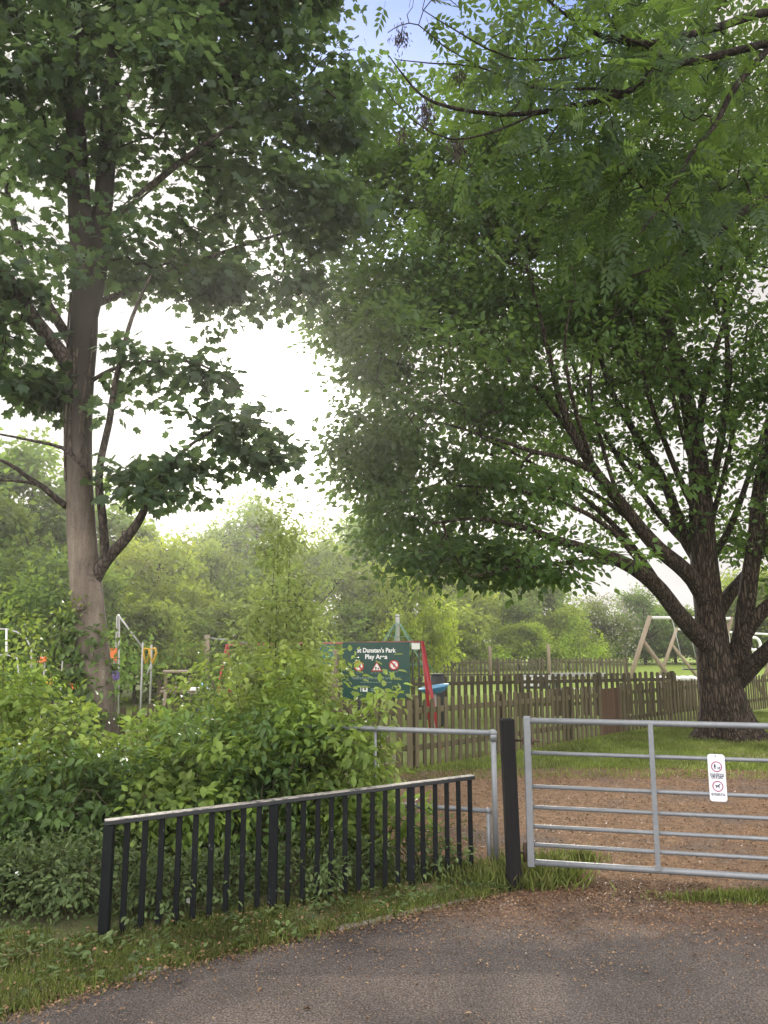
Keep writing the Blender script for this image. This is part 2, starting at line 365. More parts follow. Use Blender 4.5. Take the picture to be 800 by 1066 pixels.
M['teal'] = mat_simple('teal_panel', (0.05, 0.2, 0.18), 0.5, var=0.1)
M['dark_panel'] = mat_simple('dark_panel', (0.02, 0.025, 0.028), 0.6, var=0.2)
M['pole'] = mat_simple('pale_metal_pole', (0.4, 0.4, 0.39), 0.5, metal=0.2, var=0.1)
M['rope'] = mat_simple('green_rope', (0.1, 0.22, 0.14), 0.8, var=0.1)
M['rust'] = mat_simple('rusty_hinge', (0.09, 0.062, 0.045), 0.7, metal=0.4, var=0.4, scale=40)
M['litter'] = mat_leaf('dry_leaf', (0.09, 0.05, 0.03), (0.33, 0.21, 0.115), (0.16, 0.1, 0.05), 0.1, 3)
M['blade'] = mat_leaf('grass_blade', (0.085, 0.12, 0.03), (0.26, 0.31, 0.09), (0.28, 0.34, 0.065), 0.35, 1.5, straw=(0.3, 0.28, 0.13))
M['lawn_blade'] = mat_leaf('lawn_blade', (0.13, 0.185, 0.04), (0.33, 0.4, 0.11), (0.36, 0.45, 0.08), 0.35, 1.2, straw=(0.42, 0.36, 0.19))
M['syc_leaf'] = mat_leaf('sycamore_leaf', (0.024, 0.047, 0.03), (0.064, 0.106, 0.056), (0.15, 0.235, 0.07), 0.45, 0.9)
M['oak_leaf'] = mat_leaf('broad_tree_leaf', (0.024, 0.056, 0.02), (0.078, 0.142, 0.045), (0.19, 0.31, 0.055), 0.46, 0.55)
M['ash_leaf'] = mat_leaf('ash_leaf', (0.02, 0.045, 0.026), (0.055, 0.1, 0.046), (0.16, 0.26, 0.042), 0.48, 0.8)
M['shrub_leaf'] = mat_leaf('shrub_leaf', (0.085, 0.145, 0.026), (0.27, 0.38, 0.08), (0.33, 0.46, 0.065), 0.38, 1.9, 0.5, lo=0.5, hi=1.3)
M['shrub_leaf_pale'] = mat_leaf('pale_shrub_leaf', (0.11, 0.175, 0.03), (0.34, 0.44, 0.1), (0.42, 0.54, 0.085), 0.4, 2.4, 0.5, lo=0.5, hi=1.3)
M['shrub_leaf_deep'] = mat_leaf('deep_shrub_leaf', (0.045, 0.095, 0.026), (0.15, 0.245, 0.07), (0.2, 0.31, 0.05), 0.36, 2.2, 0.42, lo=0.5, hi=1.3)
M['nettle_leaf'] = mat_leaf('nettle_leaf', (0.055, 0.09, 0.034), (0.16, 0.22, 0.085), (0.21, 0.29, 0.07), 0.34, 2.5, 0.55)
M['sapling_leaf'] = mat_leaf('sapling_leaf', (0.13, 0.19, 0.055), (0.32, 0.4, 0.13), (0.42, 0.52, 0.14), 0.44, 1.5, 0.5)
M['ivy_leaf'] = mat_leaf('ivy_leaf', (0.03, 0.06, 0.016), (0.17, 0.25, 0.075), (0.16, 0.24, 0.045), 0.25, 3, 0.35)
M['far_leaf'] = mat_leaf('far_leaf', (0.07, 0.115, 0.034), (0.235, 0.315, 0.085), (0.42, 0.52, 0.09), 0.45, 0.5, 0.6, objcol=True, lo=0.34, hi=1.4)
M['blossom'] = mat_leaf('may_blossom', (0.25, 0.26, 0.19), (0.48, 0.46, 0.38), (0.3, 0.3, 0.22), 0.3, 1)
M['petal'] = mat_simple('white_petal', (0.75, 0.75, 0.72), 0.6, var=0.05)
M['seedkey'] = mat_simple('dry_ash_keys', (0.035, 0.025, 0.022), 0.8, var=0.3)

# ------------------------------------------------------------------ leaf templates (x across, y along, z up)
def T_quad(w=0.36): return (np.array([[0, 0, 0], [w, .5, .08], [0, 1, -.1], [-w, .5, .08]]), [[0, 1, 2, 3]])
def T_ovate(w=0.3):
    e = .06; V = [[0, 0, 0], [w * .8, .22, e], [w, .46, e * 1.2], [w * .55, .78, e * .4], [0, 1, -.14], [-w * .55, .78, e * .4], [-w, .46, e * 1.2], [-w * .8, .22, e]]
    return (np.array(V), [[0, 1, 2, 3, 4], [0, 4, 5, 6, 7]])
def T_palm():
    c = np.array([0, .32]); pts = []
    for a, r in ((0, .66), (13, .5), (27, .4), (42, .53), (52, .63), (64, .5), (80, .38), (102, .5), (126, .4), (180, .33), (-126, .4), (-102, .5), (-80, .38), (-64, .5), (-52, .63), (-42, .53), (-27, .4), (-13, .5)):
        x = c[0] + r * math.sin(math.radians(a)); y = c[1] + r * math.cos(math.radians(a)); pts.append([x, y, -.22 * r * r + .05 * abs(math.sin(math.radians(a * 2)))])
    V = [[0, .32, 0.0]] + pts; n = len(pts)
    return (np.array(V), [[0, 1 + (k + 1) % n, 1 + k] for k in range(n)])
def T_pinnate(pairs=4):
    V = []; Fc = []
    def leaflet(bx, by, ang, L, w, z):
        i = len(V); ca, sa = math.cos(ang), math.sin(ang)
        for x, y, zz in ((0, 0, 0), (w, .4, .02), (0, 1, -.06), (-w, .4, .02)):
            X = x * L; Y = y * L
            V.append([bx + X * ca + Y * sa, by - X * sa + Y * ca, z + zz * L * 2])
        Fc.append([i, i + 1, i + 2, i + 3])
    for k in range(pairs):
        by = .22 + k * .62 / pairs; z = -.12 * by * by
        for s in (1, -1): leaflet(s * .005, by, s * (1.05 - .08 * k), .36 - .02 * k, .2, z)
    leaflet(0, .82, 0, .34, .2, -.1)
    i = len(V); V += [[-.008, 0, 0], [.008, 0, 0], [.005, .84, -.1], [-.005, .84, -.1]]; Fc.append([i, i + 1, i + 2, i + 3])
    return (np.array(V), Fc)
TQ, TO, TP, TA = T_quad(), T_ovate(), T_palm(), T_pinnate()
TN = T_ovate(0.24)

def unit(a): return a / np.maximum(np.linalg.norm(a, axis=-1, keepdims=True), 1e-9)
def leaf_mesh(name, C, D, Nn, S, T, tint):
    """leaves at C, tips along D, faces up along Nn, lengths S"""
    V0, Fc = T
    D = unit(D); side = unit(np.cross(D, Nn)); nn = np.cross(side, D)
    S3 = S[:, None, None]
    P = C[:, None, :] + S3 * (V0[None, :, 0:1] * side[:, None, :] + V0[None, :, 1:2] * D[:, None, :] + V0[None, :, 2:3] * nn[:, None, :])
    n, k = len(C), len(V0)
    fl = np.array([i for f in Fc for i in f]); lt = np.array([len(f) for f in Fc])
    flat = (fl[None, :] + (np.arange(n) * k)[:, None]).ravel()
    return np_mesh(name, P.reshape(-1, 3), flat, np.tile(lt, n), np.repeat(tint, k))

# ------------------------------------------------------------------ plants: skeleton grown to leaf clusters
def smooth_path(pts, rad, step):
    P = np.array(pts, float); R = np.array(rad, float); out = []; ro = []
    n = len(P)
    for i in range(n - 1):
        p0, p1, p2, p3 = P[max(i - 1, 0)], P[i], P[i + 1], P[min(i + 2, n - 1)]
        k = max(2, int(np.linalg.norm(p2 - p1) / step))
        for q in range(k):
            t = q / k
            out.append(0.5 * ((2 * p1) + (p2 - p0) * t + (2 * p0 - 5 * p1 + 4 * p2 - p3) * t * t + (3 * p1 - p0 - 3 * p2 + p3) * t ** 3))
            ro.append(R[i] * (1 - t) + R[i + 1] * t)
    out.append(P[-1]); ro.append(R[-1])
    return np.array(out), np.array(ro)

class TubeSet:
    def __init__(s): s.V = []; s.F = []; s.n = 0
    def add(s, P, R, k, rng=None, rough=0.0, flare=None):
        P = np.asarray(P); m = len(P)
        T = unit(np.gradient(P, axis=0)); nrm = np.cross(T[0], [0.3, 0.9, 0.2]); nrm = nrm / np.linalg.norm(nrm)
        ang = np.arange(k) * 2 * PI / k; ph = (rng.random(4) * 6.3) if rng is not None else np.zeros(4)
        for i in range(m):
            nrm = nrm - T[i] * nrm.dot(T[i]); nrm /= np.linalg.norm(nrm); b = np.cross(T[i], nrm)
            r = np.full(k, R[i])
            if rough: r = r * (1 + rough * (np.sin(3 * ang + ph[0] + i * .15) * .5 + np.sin(5 * ang + ph[1] - i * .22) * .35 + np.sin(2 * ang + ph[2] + i * .4) * .4))
            if flare is not None: r = r * (1 + flare[i] * (0.55 + .45 * np.sin(5 * ang + ph[3]) + .2 * np.sin(8 * ang + ph[2])))
            s.V.append(P[i] + (np.cos(ang)[:, None] * nrm + np.sin(ang)[:, None] * b) * r[:, None])
        a = np.arange(k); base = s.n
        for i in range(m - 1):
            q = np.stack([base + i * k + a, base + i * k + (a + 1) % k, base + (i + 1) * k + (a + 1) % k, base + (i + 1) * k + a], 1)
            s.F.append(q)
        s.n += m * k
    def mesh(s, name):
        V = np.concatenate(s.V); Fq = np.concatenate(s.F)
        return np_mesh(name, V, Fq.ravel(), np.full(len(Fq), 4), smooth=True)

def sample_blobs(blobs, n, rng, shell=0.35, keep=None):
    """n points in a union of ellipsoids (centre, radii, weight); shell pushes them to the outside"""
    w = np.array([b[2] for b in blobs], float); w /= w.sum(); out = []
    while len(out) < n:
        c, r, _ = blobs[rng.choice(len(blobs), p=w)]
        d = rng.normal(size=3); d /= np.linalg.norm(d); q = rng.random() ** (1 / 3.0); q = shell + (1 - shell) * q
        p = np.asarray(c) + d * q * np.asarray(r)
        if p[2] < 0.03: p[2] = 0.03 + rng.random() * .1
        if keep is not None and not keep(p): continue
        out.append(p)
    return np.array(out)

def grow(limbs, attr, step, twig_r, rng, ts, min_sides=4, curl=0.12, big_pen=1.2, maxlen=1e9, lift=0.08):
    """joins every cluster centre to the nearest branch; returns cluster points and arriving directions"""
    P = np.zeros((200000, 3)); R = np.zeros(200000); par = np.full(200000, -1, int); fixed = np.zeros(200000, bool); n = 0
    for L, r in limbs:
        j = -1
        if n: j = int(np.argmin(np.linalg.norm(P[:n] - L[0], axis=1)))
        for i in range(len(L)):
            P[n] = L[i]; R[n] = r[i]; par[n] = j if i == 0 else n - 1; fixed[n] = True; n += 1
    d0 = np.array([np.min(np.linalg.norm(P[:n] - a, axis=1)) for a in attr])
    paths = []; endC = []; endD = []
    for a in attr[np.argsort(d0)]:
        d = np.linalg.norm(P[:n] - a, axis=1) + np.where(fixed[:n], R[:n] * big_pen, 0)
        j = int(np.argmin(d)); L = np.linalg.norm(a - P[j])
        if L > maxlen or L < 1e-3: continue
        pd = P[j] - P[par[j]] if par[j] >= 0 else np.array([0, 0, 1.0]); pd = pd / max(np.linalg.norm(pd), 1e-6)
        k = max(2, int(math.ceil(L / step))); ctrl = (P[j] + a) / 2 + pd * L * 0.22 + np.array([0, 0, lift * L]) + rng.normal(size=3) * curl * L
        t = np.linspace(0, 1, k + 1)[1:, None]
        q = (1 - t) ** 2 * P[j] + 2 * t * (1 - t) * ctrl + t * t * a
        q[:-1] += rng.normal(size=q[:-1].shape) * curl * 0.25 * L / k
        idx = np.arange(n, n + k); P[idx] = q; par[idx[0]] = j; par[idx[1:]] = idx[:-1]; n += k
        paths.append((j, idx)); endC.append(a); endD.append(q[-1] - q[-2])
    cnt = np.zeros(n); 
    for j, idx in paths: cnt[idx[-1]] += 1
    for i in range(n - 1, -1, -1):
        if par[i] >= 0: cnt[par[i]] += cnt[i]
    free = ~fixed[:n]; R[:n][free] = twig_r * np.maximum(cnt[free], 1) ** 0.5
    for i in range(n):
        if free[i] and par[i] >= 0: R[i] = min(R[i], R[par[i]] * 0.92)
    for j, idx in paths:
        pts = np.vstack([P[j][None], P[idx]]); rr = np.concatenate([[R[idx[0]]], R[idx]])
        ts.add(pts, rr, 7 if rr[0] > .03 else (5 if rr[0] > .012 else min_sides))
    return np.array(endC), unit(np.array(endD))

def cluster_leaves(C, D, per, sig, rng, droop=-0.25, up=1.0, nrand=0.6, size=(0.08, 0.12), flat=0.6):
    n = len(C); i = np.repeat(np.arange(n), per)
    off = rng.normal(size=(len(i), 3)) * np.array([1, 1, flat]) * sig
    P = C[i] + off
    Dv = unit(off + 1e-6) * 0.8 + D[i] * 0.5 + rng.normal(size=off.shape) * 0.45; Dv[:, 2] += droop
    Nn = np.array([0, 0, up]) + rng.normal(size=off.shape) * nrand
    S = rng.uniform(size[0], size[1], len(i)); tint = np.clip(rng.beta(2, 2.4, len(i)) + rng.normal(size=n)[i] * 0.12, 0, 1)
    return P, Dv, Nn, S, tint

# ------------------------------------------------------------------ world, sun, camera
def make_world():
    w = bpy.data.worlds.new('World'); scene.world = w; w.use_nodes = True
    nt = w.node_tree; bg = nt.nodes['Background']
    sky = N(nt, 'ShaderNodeTexSky'); sky.sky_type = 'NISHITA'; sky.sun_disc = False
    sky.sun_elevation = SUN_EL; sky.sun_rotation = SUN_AZ; sky.air_density = 1.3; sky.dust_density = 1.5
    g = N(nt, 'ShaderNodeTexCoord').outputs['Generated']
    sep = N(nt, 'ShaderNodeSeparateXYZ'); nt.links.new(g, sep.inputs[0])
    h = math_n(nt, 'ADD', math_n(nt, 'MAXIMUM', sep.outputs['Z'], 0.0), 0.25)
    dv = N(nt, 'ShaderNodeVectorMath', operation='DIVIDE'); nt.links.new(g, dv.inputs[0])
    cb = N(nt, 'ShaderNodeCombineXYZ')
    for i in range(3): nt.links.new(h, cb.inputs[i])
    nt.links.new(cb.outputs[0], dv.inputs[1])
    n = noise(nt, dv.outputs[0], 1.6, 7, 0.6, 0.3)
    # one clear patch between the clouds, high ahead
    hole = ray(450, 60); hole /= np.linalg.norm(hole)
    dt = N(nt, 'ShaderNodeVectorMath', operation='DOT_PRODUCT'); nt.links.new(g, dt.inputs[0]); dt.inputs[1].default_value = tuple(hole)
    gap = N(nt, 'ShaderNodeMapRange'); gap.inputs[1].default_value = 0.95; gap.inputs[2].default_value = 0.985; gap.inputs[3].default_value = 0.0; gap.inputs[4].default_value = 0.6; nt.links.new(dt.outputs['Value'], gap.inputs[0])
    cv = math_n(nt, 'SUBTRACT', math_n(nt, 'MULTIPLY_ADD', n.outputs['Fac'], 0.9, 0.42), gap.outputs[0])
    cl = ramp(nt, [(0.3, (0, 0, 0)), (0.72, (1, 1, 1))]); nt.links.new(cv, cl.inputs[0])
    ds = N(nt, 'ShaderNodeVectorMath', operation='DOT_PRODUCT'); nt.links.new(g, ds.inputs[0]); ds.inputs[1].default_value = tuple(SUN)
    d0 = math_n(nt, 'MAXIMUM', ds.outputs['Value'], 0.0)
    back_fill = N(nt, 'ShaderNodeMapRange'); back_fill.inputs[1].default_value = 0.5; back_fill.inputs[2].default_value = -0.15; back_fill.inputs[3].default_value = 8.2; back_fill.inputs[4].default_value = 30.0; nt.links.new(sep.outputs['Y'], back_fill.inputs[0])  # unseen clouds overhead and behind the view brightened as added fill light
    gl = math_n(nt, 'MULTIPLY_ADD', math_n(nt, 'POWER', d0, 220.0), 60.0, math_n(nt, 'MULTIPLY_ADD', math_n(nt, 'POWER', d0, 14.0), 1.0, back_fill.outputs[0]))
    shade = math_n(nt, 'MULTIPLY_ADD', n.outputs['Fac'], 0.7, 0.68)
    gl = math_n(nt, 'MULTIPLY', gl, shade)
    vm = N(nt, 'ShaderNodeVectorMath', operation='SCALE'); vm.inputs[0].default_value = (1.0, 0.955, 0.935); nt.links.new(gl, vm.inputs[3])
    blue = mixc(nt, 1.0, sky.outputs[0], (1.2, 1.5, 2.5), 'MULTIPLY')
    c = mixc(nt, cl.outputs[0], blue, vm.outputs[0])
    nt.links.new(c, bg.inputs[0]); bg.inputs[1].default_value = 0.1
make_world()
sl = bpy.data.lights.new('sun', 'SUN'); sl.energy = 4.6; sl.angle = math.radians(10); sl.color = (1.0, 0.93, 0.82)
so = bpy.data.objects.new('sun', sl); COL.objects.link(so); so.rotation_euler = (-SUN).to_track_quat('-Z', 'Y').to_euler()
cam = bpy.data.cameras.new('camera'); co = bpy.data.objects.new('camera', cam); COL.objects.link(co)
cam.sensor_fit = 'VERTICAL'; cam.sensor_height = 36.0; cam.lens = 36.0 * F / 1066.0; cam.clip_end = 2000; cam.clip_start = 0.05
co.location = tuple(EYE); co.rotation_euler = (PI / 2 + TH, 0, 0); scene.camera = co
scene.view_settings.view_transform = 'Standard'; scene.view_settings.look = 'None'; scene.view_settings.exposure = 0; scene.view_settings.gamma = 1
cy = scene.cycles
cy.max_bounces = 7; cy.diffuse_bounces = 4; cy.glossy_bounces = 2; cy.transmission_bounces = 4; cy.transparent_max_bounces = 4
cy.use_denoising = True; cy.caustics_reflective = False; cy.caustics_refractive = False; cy.sample_clamp_indirect = 6

# ------------------------------------------------------------------ ground
def sheet(name, poly, z, mat, kind='structure', cuts=0):
    bm = bmesh.new(); vs = [bm.verts.new((p[0], p[1], z)) for p in poly]; f = bm.faces.new(vs)
    if f.normal.z < 0: f.normal_flip()
    bmesh.ops.triangulate(bm, faces=bm.faces)
    bmesh.ops.recalc_face_normals(bm, faces=bm.faces)
    for f in bm.faces:
        if f.normal.z < 0: f.normal_flip()
    me = bpy.data.meshes.new(name); bm.to_mesh(me); bm.free()
    return tag(link(name, me, mat), kind=kind)
sheet('ground', [(-400, -100), (400, -100), (400, 700), (-400, 700)], 0.0, M['ground'])
edge = [gp(*p) for p in ((-160, 1118), (0, 1062), (50, 1046), (150, 1017), (250, 994), (320, 977), (400, 958), (465, 944), (505, 936), (560, 926))]
edge = [e[:2] for e in edge]
gate_r = gp(930, 945)[:2]
jag = [gp(*p)[:2] for p in ((610, 916), (680, 918), (760, 925), (800, 930))]
road_poly = [(-9, -6), (-9, edge[0][1] - 1.2)] + [tuple(e) for e in edge] + [tuple(j) for j in jag] + [tuple(gate_r), (9, 5.0), (12, -6)]
sheet('road', road_poly, 0.012, M['road'])
pth = [gp(*p)[:2] for p in ((425, 905), (400, 860), (380, 812), (440, 803), (520, 800), (600, 799), (700, 800), (800, 803))]
path_poly = [tuple(p) for p in pth] + [(11, 10.2), (12, 5.1), (4.2, 4.9)] + [tuple(gp(*p)[:2]) for p in ((800, 936), (690, 925), (600, 921), (520, 926))]
sheet('path', path_poly, 0.006, M['path'])
verge_poly = [(-9, edge[0][1] - 1.2), (-9, 12), (0.2, 12), tuple(gp(395, 860)[:2]), tuple(gp(440, 890)[:2]), tuple(gp(540, 915)[:2])] + [tuple(e) for e in edge[::-1]]
sheet('verge', verge_poly, 0.004, M['soil'])
# flush concrete edging between verge and road
kb = MB()
for (xa, ya), (xb, yb) in (((128, 1022), (172, 1011)), ((352, 970), (408, 957)), ((412, 956), (462, 945)), ((464, 944), (500, 936.5))):
    a, b = gp(xa, ya), gp(xb, yb); kb.bar((a[0], a[1], 0.0), (b[0], b[1], 0.0), 0.05, 0.05, .006)
tag(kb.build('kerb', M['concrete']), kind='structure')

# ------------------------------------------------------------------ grass and litter
def in_poly(px, py, poly):
    poly = np.asarray(poly); x0, y0 = poly[:, 0], poly[:, 1]; x1, y1 = np.roll(x0, -1), np.roll(y0, -1)
    ins = np.zeros(len(px), bool)
    for a, b, c, d in zip(x0, y0, x1, y1):
        cond = ((b > py) != (d > py)) & (px < (c - a) * (py - b) / (d - b + 1e-12) + a)
        ins ^= cond
    return ins
def scatter(poly, n, rng):
    p = np.asarray(poly); lo, hi = p.min(0), p.max(0); out = np.zeros((0, 2))
    while len(out) < n:
        q = rng.uniform(lo, hi, (n * 2, 2)); q = q[in_poly(q[:, 0], q[:, 1], poly)]; out = np.vstack([out, q])
    return out[:n]
def wob(x, y, s=1.0, k=0.0):
    return np.sin(x * 2.1 * s + k) * np.cos(y * 1.7 * s - k) * .5 + np.sin(x * 5.3 * s + y * 3.1 * s + k) * .3 + np.sin(y * 7.7 * s - x * 4.4 * s) * .2
TB = (np.array([[-.05, 0, 0], [.05, 0, 0], [.03, .6, .04], [0, 1, .2], [-.03, .6, .04]]), [[0, 1, 2, 3, 4]])
def blades(P2, hmin, hmax, rng, z0=0.0):
    n = len(P2); C = np.column_stack([P2, np.full(n, z0)])
    D = np.column_stack([rng.normal(size=n) * .45, rng.normal(size=n) * .45, np.ones(n)]); Nn = rng.normal(size=(n, 3)); Nn[:, 2] = 0.1
    return C, D, Nn, rng.uniform(hmin, hmax, n), np.clip(rng.random(n) * .85 + .3 * wob(P2[:, 0], P2[:, 1], .6), 0, 1)
parts = []
vp = [tuple(gp(-60, 1085)[:2])] + [tuple(e) for e in edge[1:]] + [tuple(gp(*p)[:2]) for p in ((560, 912), (500, 908), (430, 916), (300, 940), (110, 970), (-60, 975))]
q = scatter(vp, 24000, RNG); w = wob(q[:, 0], q[:, 1], 2.2); q = q[w > -0.25 + 0.35 * RNG.normal(size=len(q))]
parts.append(blades(q, 0.02, 0.06, RNG, 0.004))
ed = np.array(edge[1:-1]); seg = RNG.integers(0, len(ed) - 1, 3500); t = RNG.random(3500)[:, None]
q = ed[seg] * (1 - t) + ed[seg + 1] * t + RNG.normal(size=(3500, 2)) * 0.05 + np.array([-.02, .03]); parts.append(blades(q, 0.025, 0.07, RNG, 0.004))
for (cx, cy_, rx, ry, n, h) in ((558, 912, .14, .13, 1600, .17), (545, 922, .16, .07, 1000, .13), (500, 915, .15, .1, 1000, .13), (600, 897, .1, .06, 500, .1), (465, 912, .2, .07, 1000, .11), (790, 938, .28, .05, 1600, .08), (745, 939, .14, .035, 500, .06), (860, 940, .3, .05, 900, .08)):
    c = gp(cx, cy_); q = c[:2] + RNG.normal(size=(n, 2)) * np.array([rx, ry]); parts.append(blades(q, h * .4, h, RNG, 0.006))
cat = [np.concatenate(x) for x in zip(*parts)]
tag(link('grass_verge', leaf_mesh('grass_verge', *cat[:4], TB, cat[4]), M['blade']), 'short rough grass on the verge beside the road', 'grass', kind='stuff')
lawn = [tuple(gp(*p)[:2]) for p in ((370, 806), (520, 801), (700, 801), (860, 803))] + [(13, 19), (8.5, 19), tuple(gp(735, 750)[:2]), tuple(gp(560, 775)[:2]), tuple(gp(400, 800)[:2])]
q = scatter(lawn, 60000, RNG); w = wob(q[:, 0], q[:, 1], .8, 1.0); q = q[w > -0.45 + 0.3 * RNG.normal(size=len(q))]
qe = scatter([tuple(gp(*p)[:2]) for p in ((370, 815), (520, 812), (700, 811), (860, 815), (860, 800), (700, 797), (520, 797), (370, 800))], 3500, RNG)
b1 = blades(np.vstack([q, qe]), 0.03, 0.085, RNG)
wd = scatter(vp, 150, RNG); ii = np.repeat(np.arange(150), 9); C_ = np.column_stack([wd[ii] + RNG.normal(size=(len(ii), 2)) * .03, np.full(len(ii), .015) + RNG.random(len(ii)) * .02]); an_ = RNG.random(len(ii)) * 6.28
D_ = np.column_stack([np.cos(an_), np.sin(an_), RNG.uniform(.1, .7, len(ii))]); N_ = np.array([0, 0, 1.]) + RNG.normal(size=C_.shape) * .25
tag(link('verge_weeds', leaf_mesh('verge_weeds', C_, D_, N_, RNG.uniform(.03, .065, len(ii)), TN, RNG.random(len(ii))), M['nettle_leaf']), 'low broad-leaved weeds dotted through the rough verge grass', 'weeds', kind='stuff')
tag(link('lawn_grass', leaf_mesh('lawn_grass', *b1[:4], TB, b1[4]), M['lawn_blade']), 'mown grass between the leafy path and the picket fence', 'grass', kind='stuff')
def litter(P2, smin, smax, rng, z):
    n = len(P2); C = np.column_stack([P2, z + rng.random(n) * .012]); D = rng.normal(size=(n, 3)); D[:, 2] *= .25
    Nn = np.array([0, 0, 1.0]) + rng.normal(size=(n, 3)) * .35
    return C, D, Nn, rng.uniform(smin, smax, n), np.clip(rng.random(n) ** 1.4, 0, 1)
parts = []
q = scatter(path_poly, 34000, RNG); parts.append(litter(q, 0.01, 0.032, RNG, .012))
n = 22000; y = 6.3 - np.abs(RNG.normal(size=n)) * 0.75; x = RNG.uniform(-1.4, 4.2, n); q = np.column_stack([x, y - (x * .12)]); q = q[in_poly(q[:, 0], q[:, 1], road_poly)]; parts.append(litter(q, 0.008, 0.022, RNG, .018))
n = 9000; q = np.column_stack([RNG.uniform(-3, 4, n), RNG.uniform(2.6, 6, n)]); q = q[in_poly(q[:, 0], q[:, 1], road_poly)]
q = q[wob(q[:, 0], q[:, 1], 1.4) + q[:, 1] * .28 > .8 + .3 * RNG.normal(size=len(q))]; parts.append(litter(q, 0.006, 0.016, RNG, .017))
q = np.column_stack([RNG.uniform(-3.2, 4.2, 26000), 2.4 + 3.9 * RNG.random(26000) ** .8]); q = q[in_poly(q[:, 0], q[:, 1], road_poly)]; parts.append(litter(q, .004, .01, RNG, .013))
seg = RNG.integers(0, len(ed) - 1, 3600); t = RNG.random(3600)[:, None]
q = ed[seg] * (1 - t) + ed[seg + 1] * t + RNG.normal(size=(3600, 2)) * .09; parts.append(litter(q, 0.008, 0.024, RNG, .02))
q = scatter(vp, 1500, RNG); parts.append(litter(q, 0.01, 0.03, RNG, .03))
n = 11000; q = np.column_stack([RNG.uniform(-1.2, 3.8, n), 5.75 - np.abs(RNG.normal(size=n)) * .5]); q = q[in_poly(q[:, 0], q[:, 1], road_poly)]; q = q[wob(q[:, 0], q[:, 1], 2.6, 2.0) > -.25 + .3 * RNG.normal(size=len(q))]; parts.append(litter(q, .009, .024, RNG, .018))
q = np.column_stack([RNG.uniform(-2, 3.5, 60), RNG.uniform(3.2, 5.8, 60)]); q = q[in_poly(q[:, 0], q[:, 1], road_poly)]; parts.append(litter(q, .025, .045, RNG, .018))
cat = [np.concatenate(x) for x in zip(*parts)]
tag(link('leaf_litter', leaf_mesh('leaf_litter', *cat[:4], T_quad(.3), cat[4]), M['litter']), 'dry brown leaf litter strewn over the path and road', 'leaf litter', kind='stuff')

# ------------------------------------------------------------------ black railing
RA, RB = gp(108, 978), gp(491, 912)
RA3, RB3 = Vector((RA[0], RA[1], 0)), Vector((RB[0], RB[1], 0))
def z_of(px, py, p):                                    # height of a sight line above a ground point
    return at(px, py, p[1])[2]
HA, HB = z_of(112, 853, RA), z_of(492, 807, RB)
rl = empty('railing', RA3, 0, 'low black metal railing with peeling pale top rail beside the road', 'railing')
def rloc(t, z): v = (RB3 - RA3) * t; return Vector((v.x, v.y, z))
dirR = (RB3 - RA3).normalized()
MB().bar(rloc(-.012, HA - .014), rloc(1.012, HB - .014), 0.062, 0.03, 0.004).build('top_rail', M['cap'], rl)
for k in range(26):
    t = k / 25.0; h = HA * (1 - t) + HB * t - .031; thick = k in (0, 10, 20)
    b = MB(); w = .056 if thick else .034
    lean = random.uniform(-.004, .004)
    b.bar(rloc(t, -.05), rloc(t + lean * .3, h), w, w * (1.0 if thick else .55), .003)
    b.build('post' if thick else 'baluster', M['black'], rl)

# ------------------------------------------------------------------ galvanised hoop barrier
GA = gp(517, 908); HZ = z_of(512, 763, GA); LZ = z_of(508, 845, GA)
Lp = at(391, 758, GA[1] + .28); Lp2 = at(318, 757, GA[1] + .45)
hb = empty('tube_barrier', (GA[0], GA[1], 0), 0, 'galvanised tubular steel barrier between railing and dark gate post', 'barrier')
def hl(p, z): return Vector((p[0] - GA[0], p[1] - GA[1], z))
MB().tube([hl(GA, HZ), hl(Lp, HZ), hl(Lp2, HZ)], .021, 12).build('top_rail', M['galv'], hb)
MB().tube([hl(GA, -.05), hl(GA, HZ)], .021, 12).build('leg', M['galv'], hb)
MB().tube([hl(Lp2, -.05), hl(Lp2, HZ - .021)], .021, 12).build('leg', M['galv'], hb)
MB().tube([hl(Lp, -.05), hl(Lp, HZ - .021)], .012, 10).build('leg', M['galv'], hb)
MB().ball(hl(GA, HZ), .03).tube([hl(GA, HZ - .06), hl(GA, HZ)], .027, 12).build('corner_fitting', M['galv'], hb)
gi = np.array([GA[0] - .045, GA[1] + .03, 0]); gj = Lp + np.array([-.02, .03, 0])
MB().tube([hl(gi, LZ), hl(gj, LZ)], .018, 12).build('low_rail', M['galv'], hb)
MB().tube([hl(gi, -.05), hl(gi, LZ)], .018, 12).build('leg', M['galv'], hb)
MB().ball(hl(gi, LZ), .025).build('corner_fitting', M['galv'], hb)

# ------------------------------------------------------------------ gate post and field gate
GP = gp(536, 926); PH = z_of(528, 748, GP)
pt = empty('gate_post', (GP[0], GP[1], 0), 0.06, 'dark tarred square timber post beside the metal gate', 'post')
pm = MB(); pm.box((0, 0, PH / 2 - .1), (.093, .093, PH + .2), None, .008); pm.build('shaft', M['post_dark'], pt); pt.rotation_euler[1] = -.022
gY = GP[1] + .02
g0 = at(554, 898, gY); gz0 = z_of(554, 898, g0); gz1 = z_of(547.5, 750, g0)
zs = [z_of(552 + (547.5 - 552) * 0, p, g0) for p in (750, 783.5, 818.5, 840, 860, 879, 897.5)]
rb = ray(800, 913.5); s_ = (zs[-1] - EYE[2]) / rb[2]; g1 = EYE + rb * s_
gx0 = at(551, 830, gY)[0]
G0 = Vector((gx0, gY, 0)); G1 = Vector((g1[0], g1[1], 0)); gd = (G1 - G0).normalized(); gl_ = 3.05
gate = empty('field_gate', G0, math.atan2(gd.y, gd.x), 'galvanised seven-bar metal field gate standing closed across the path', 'gate')
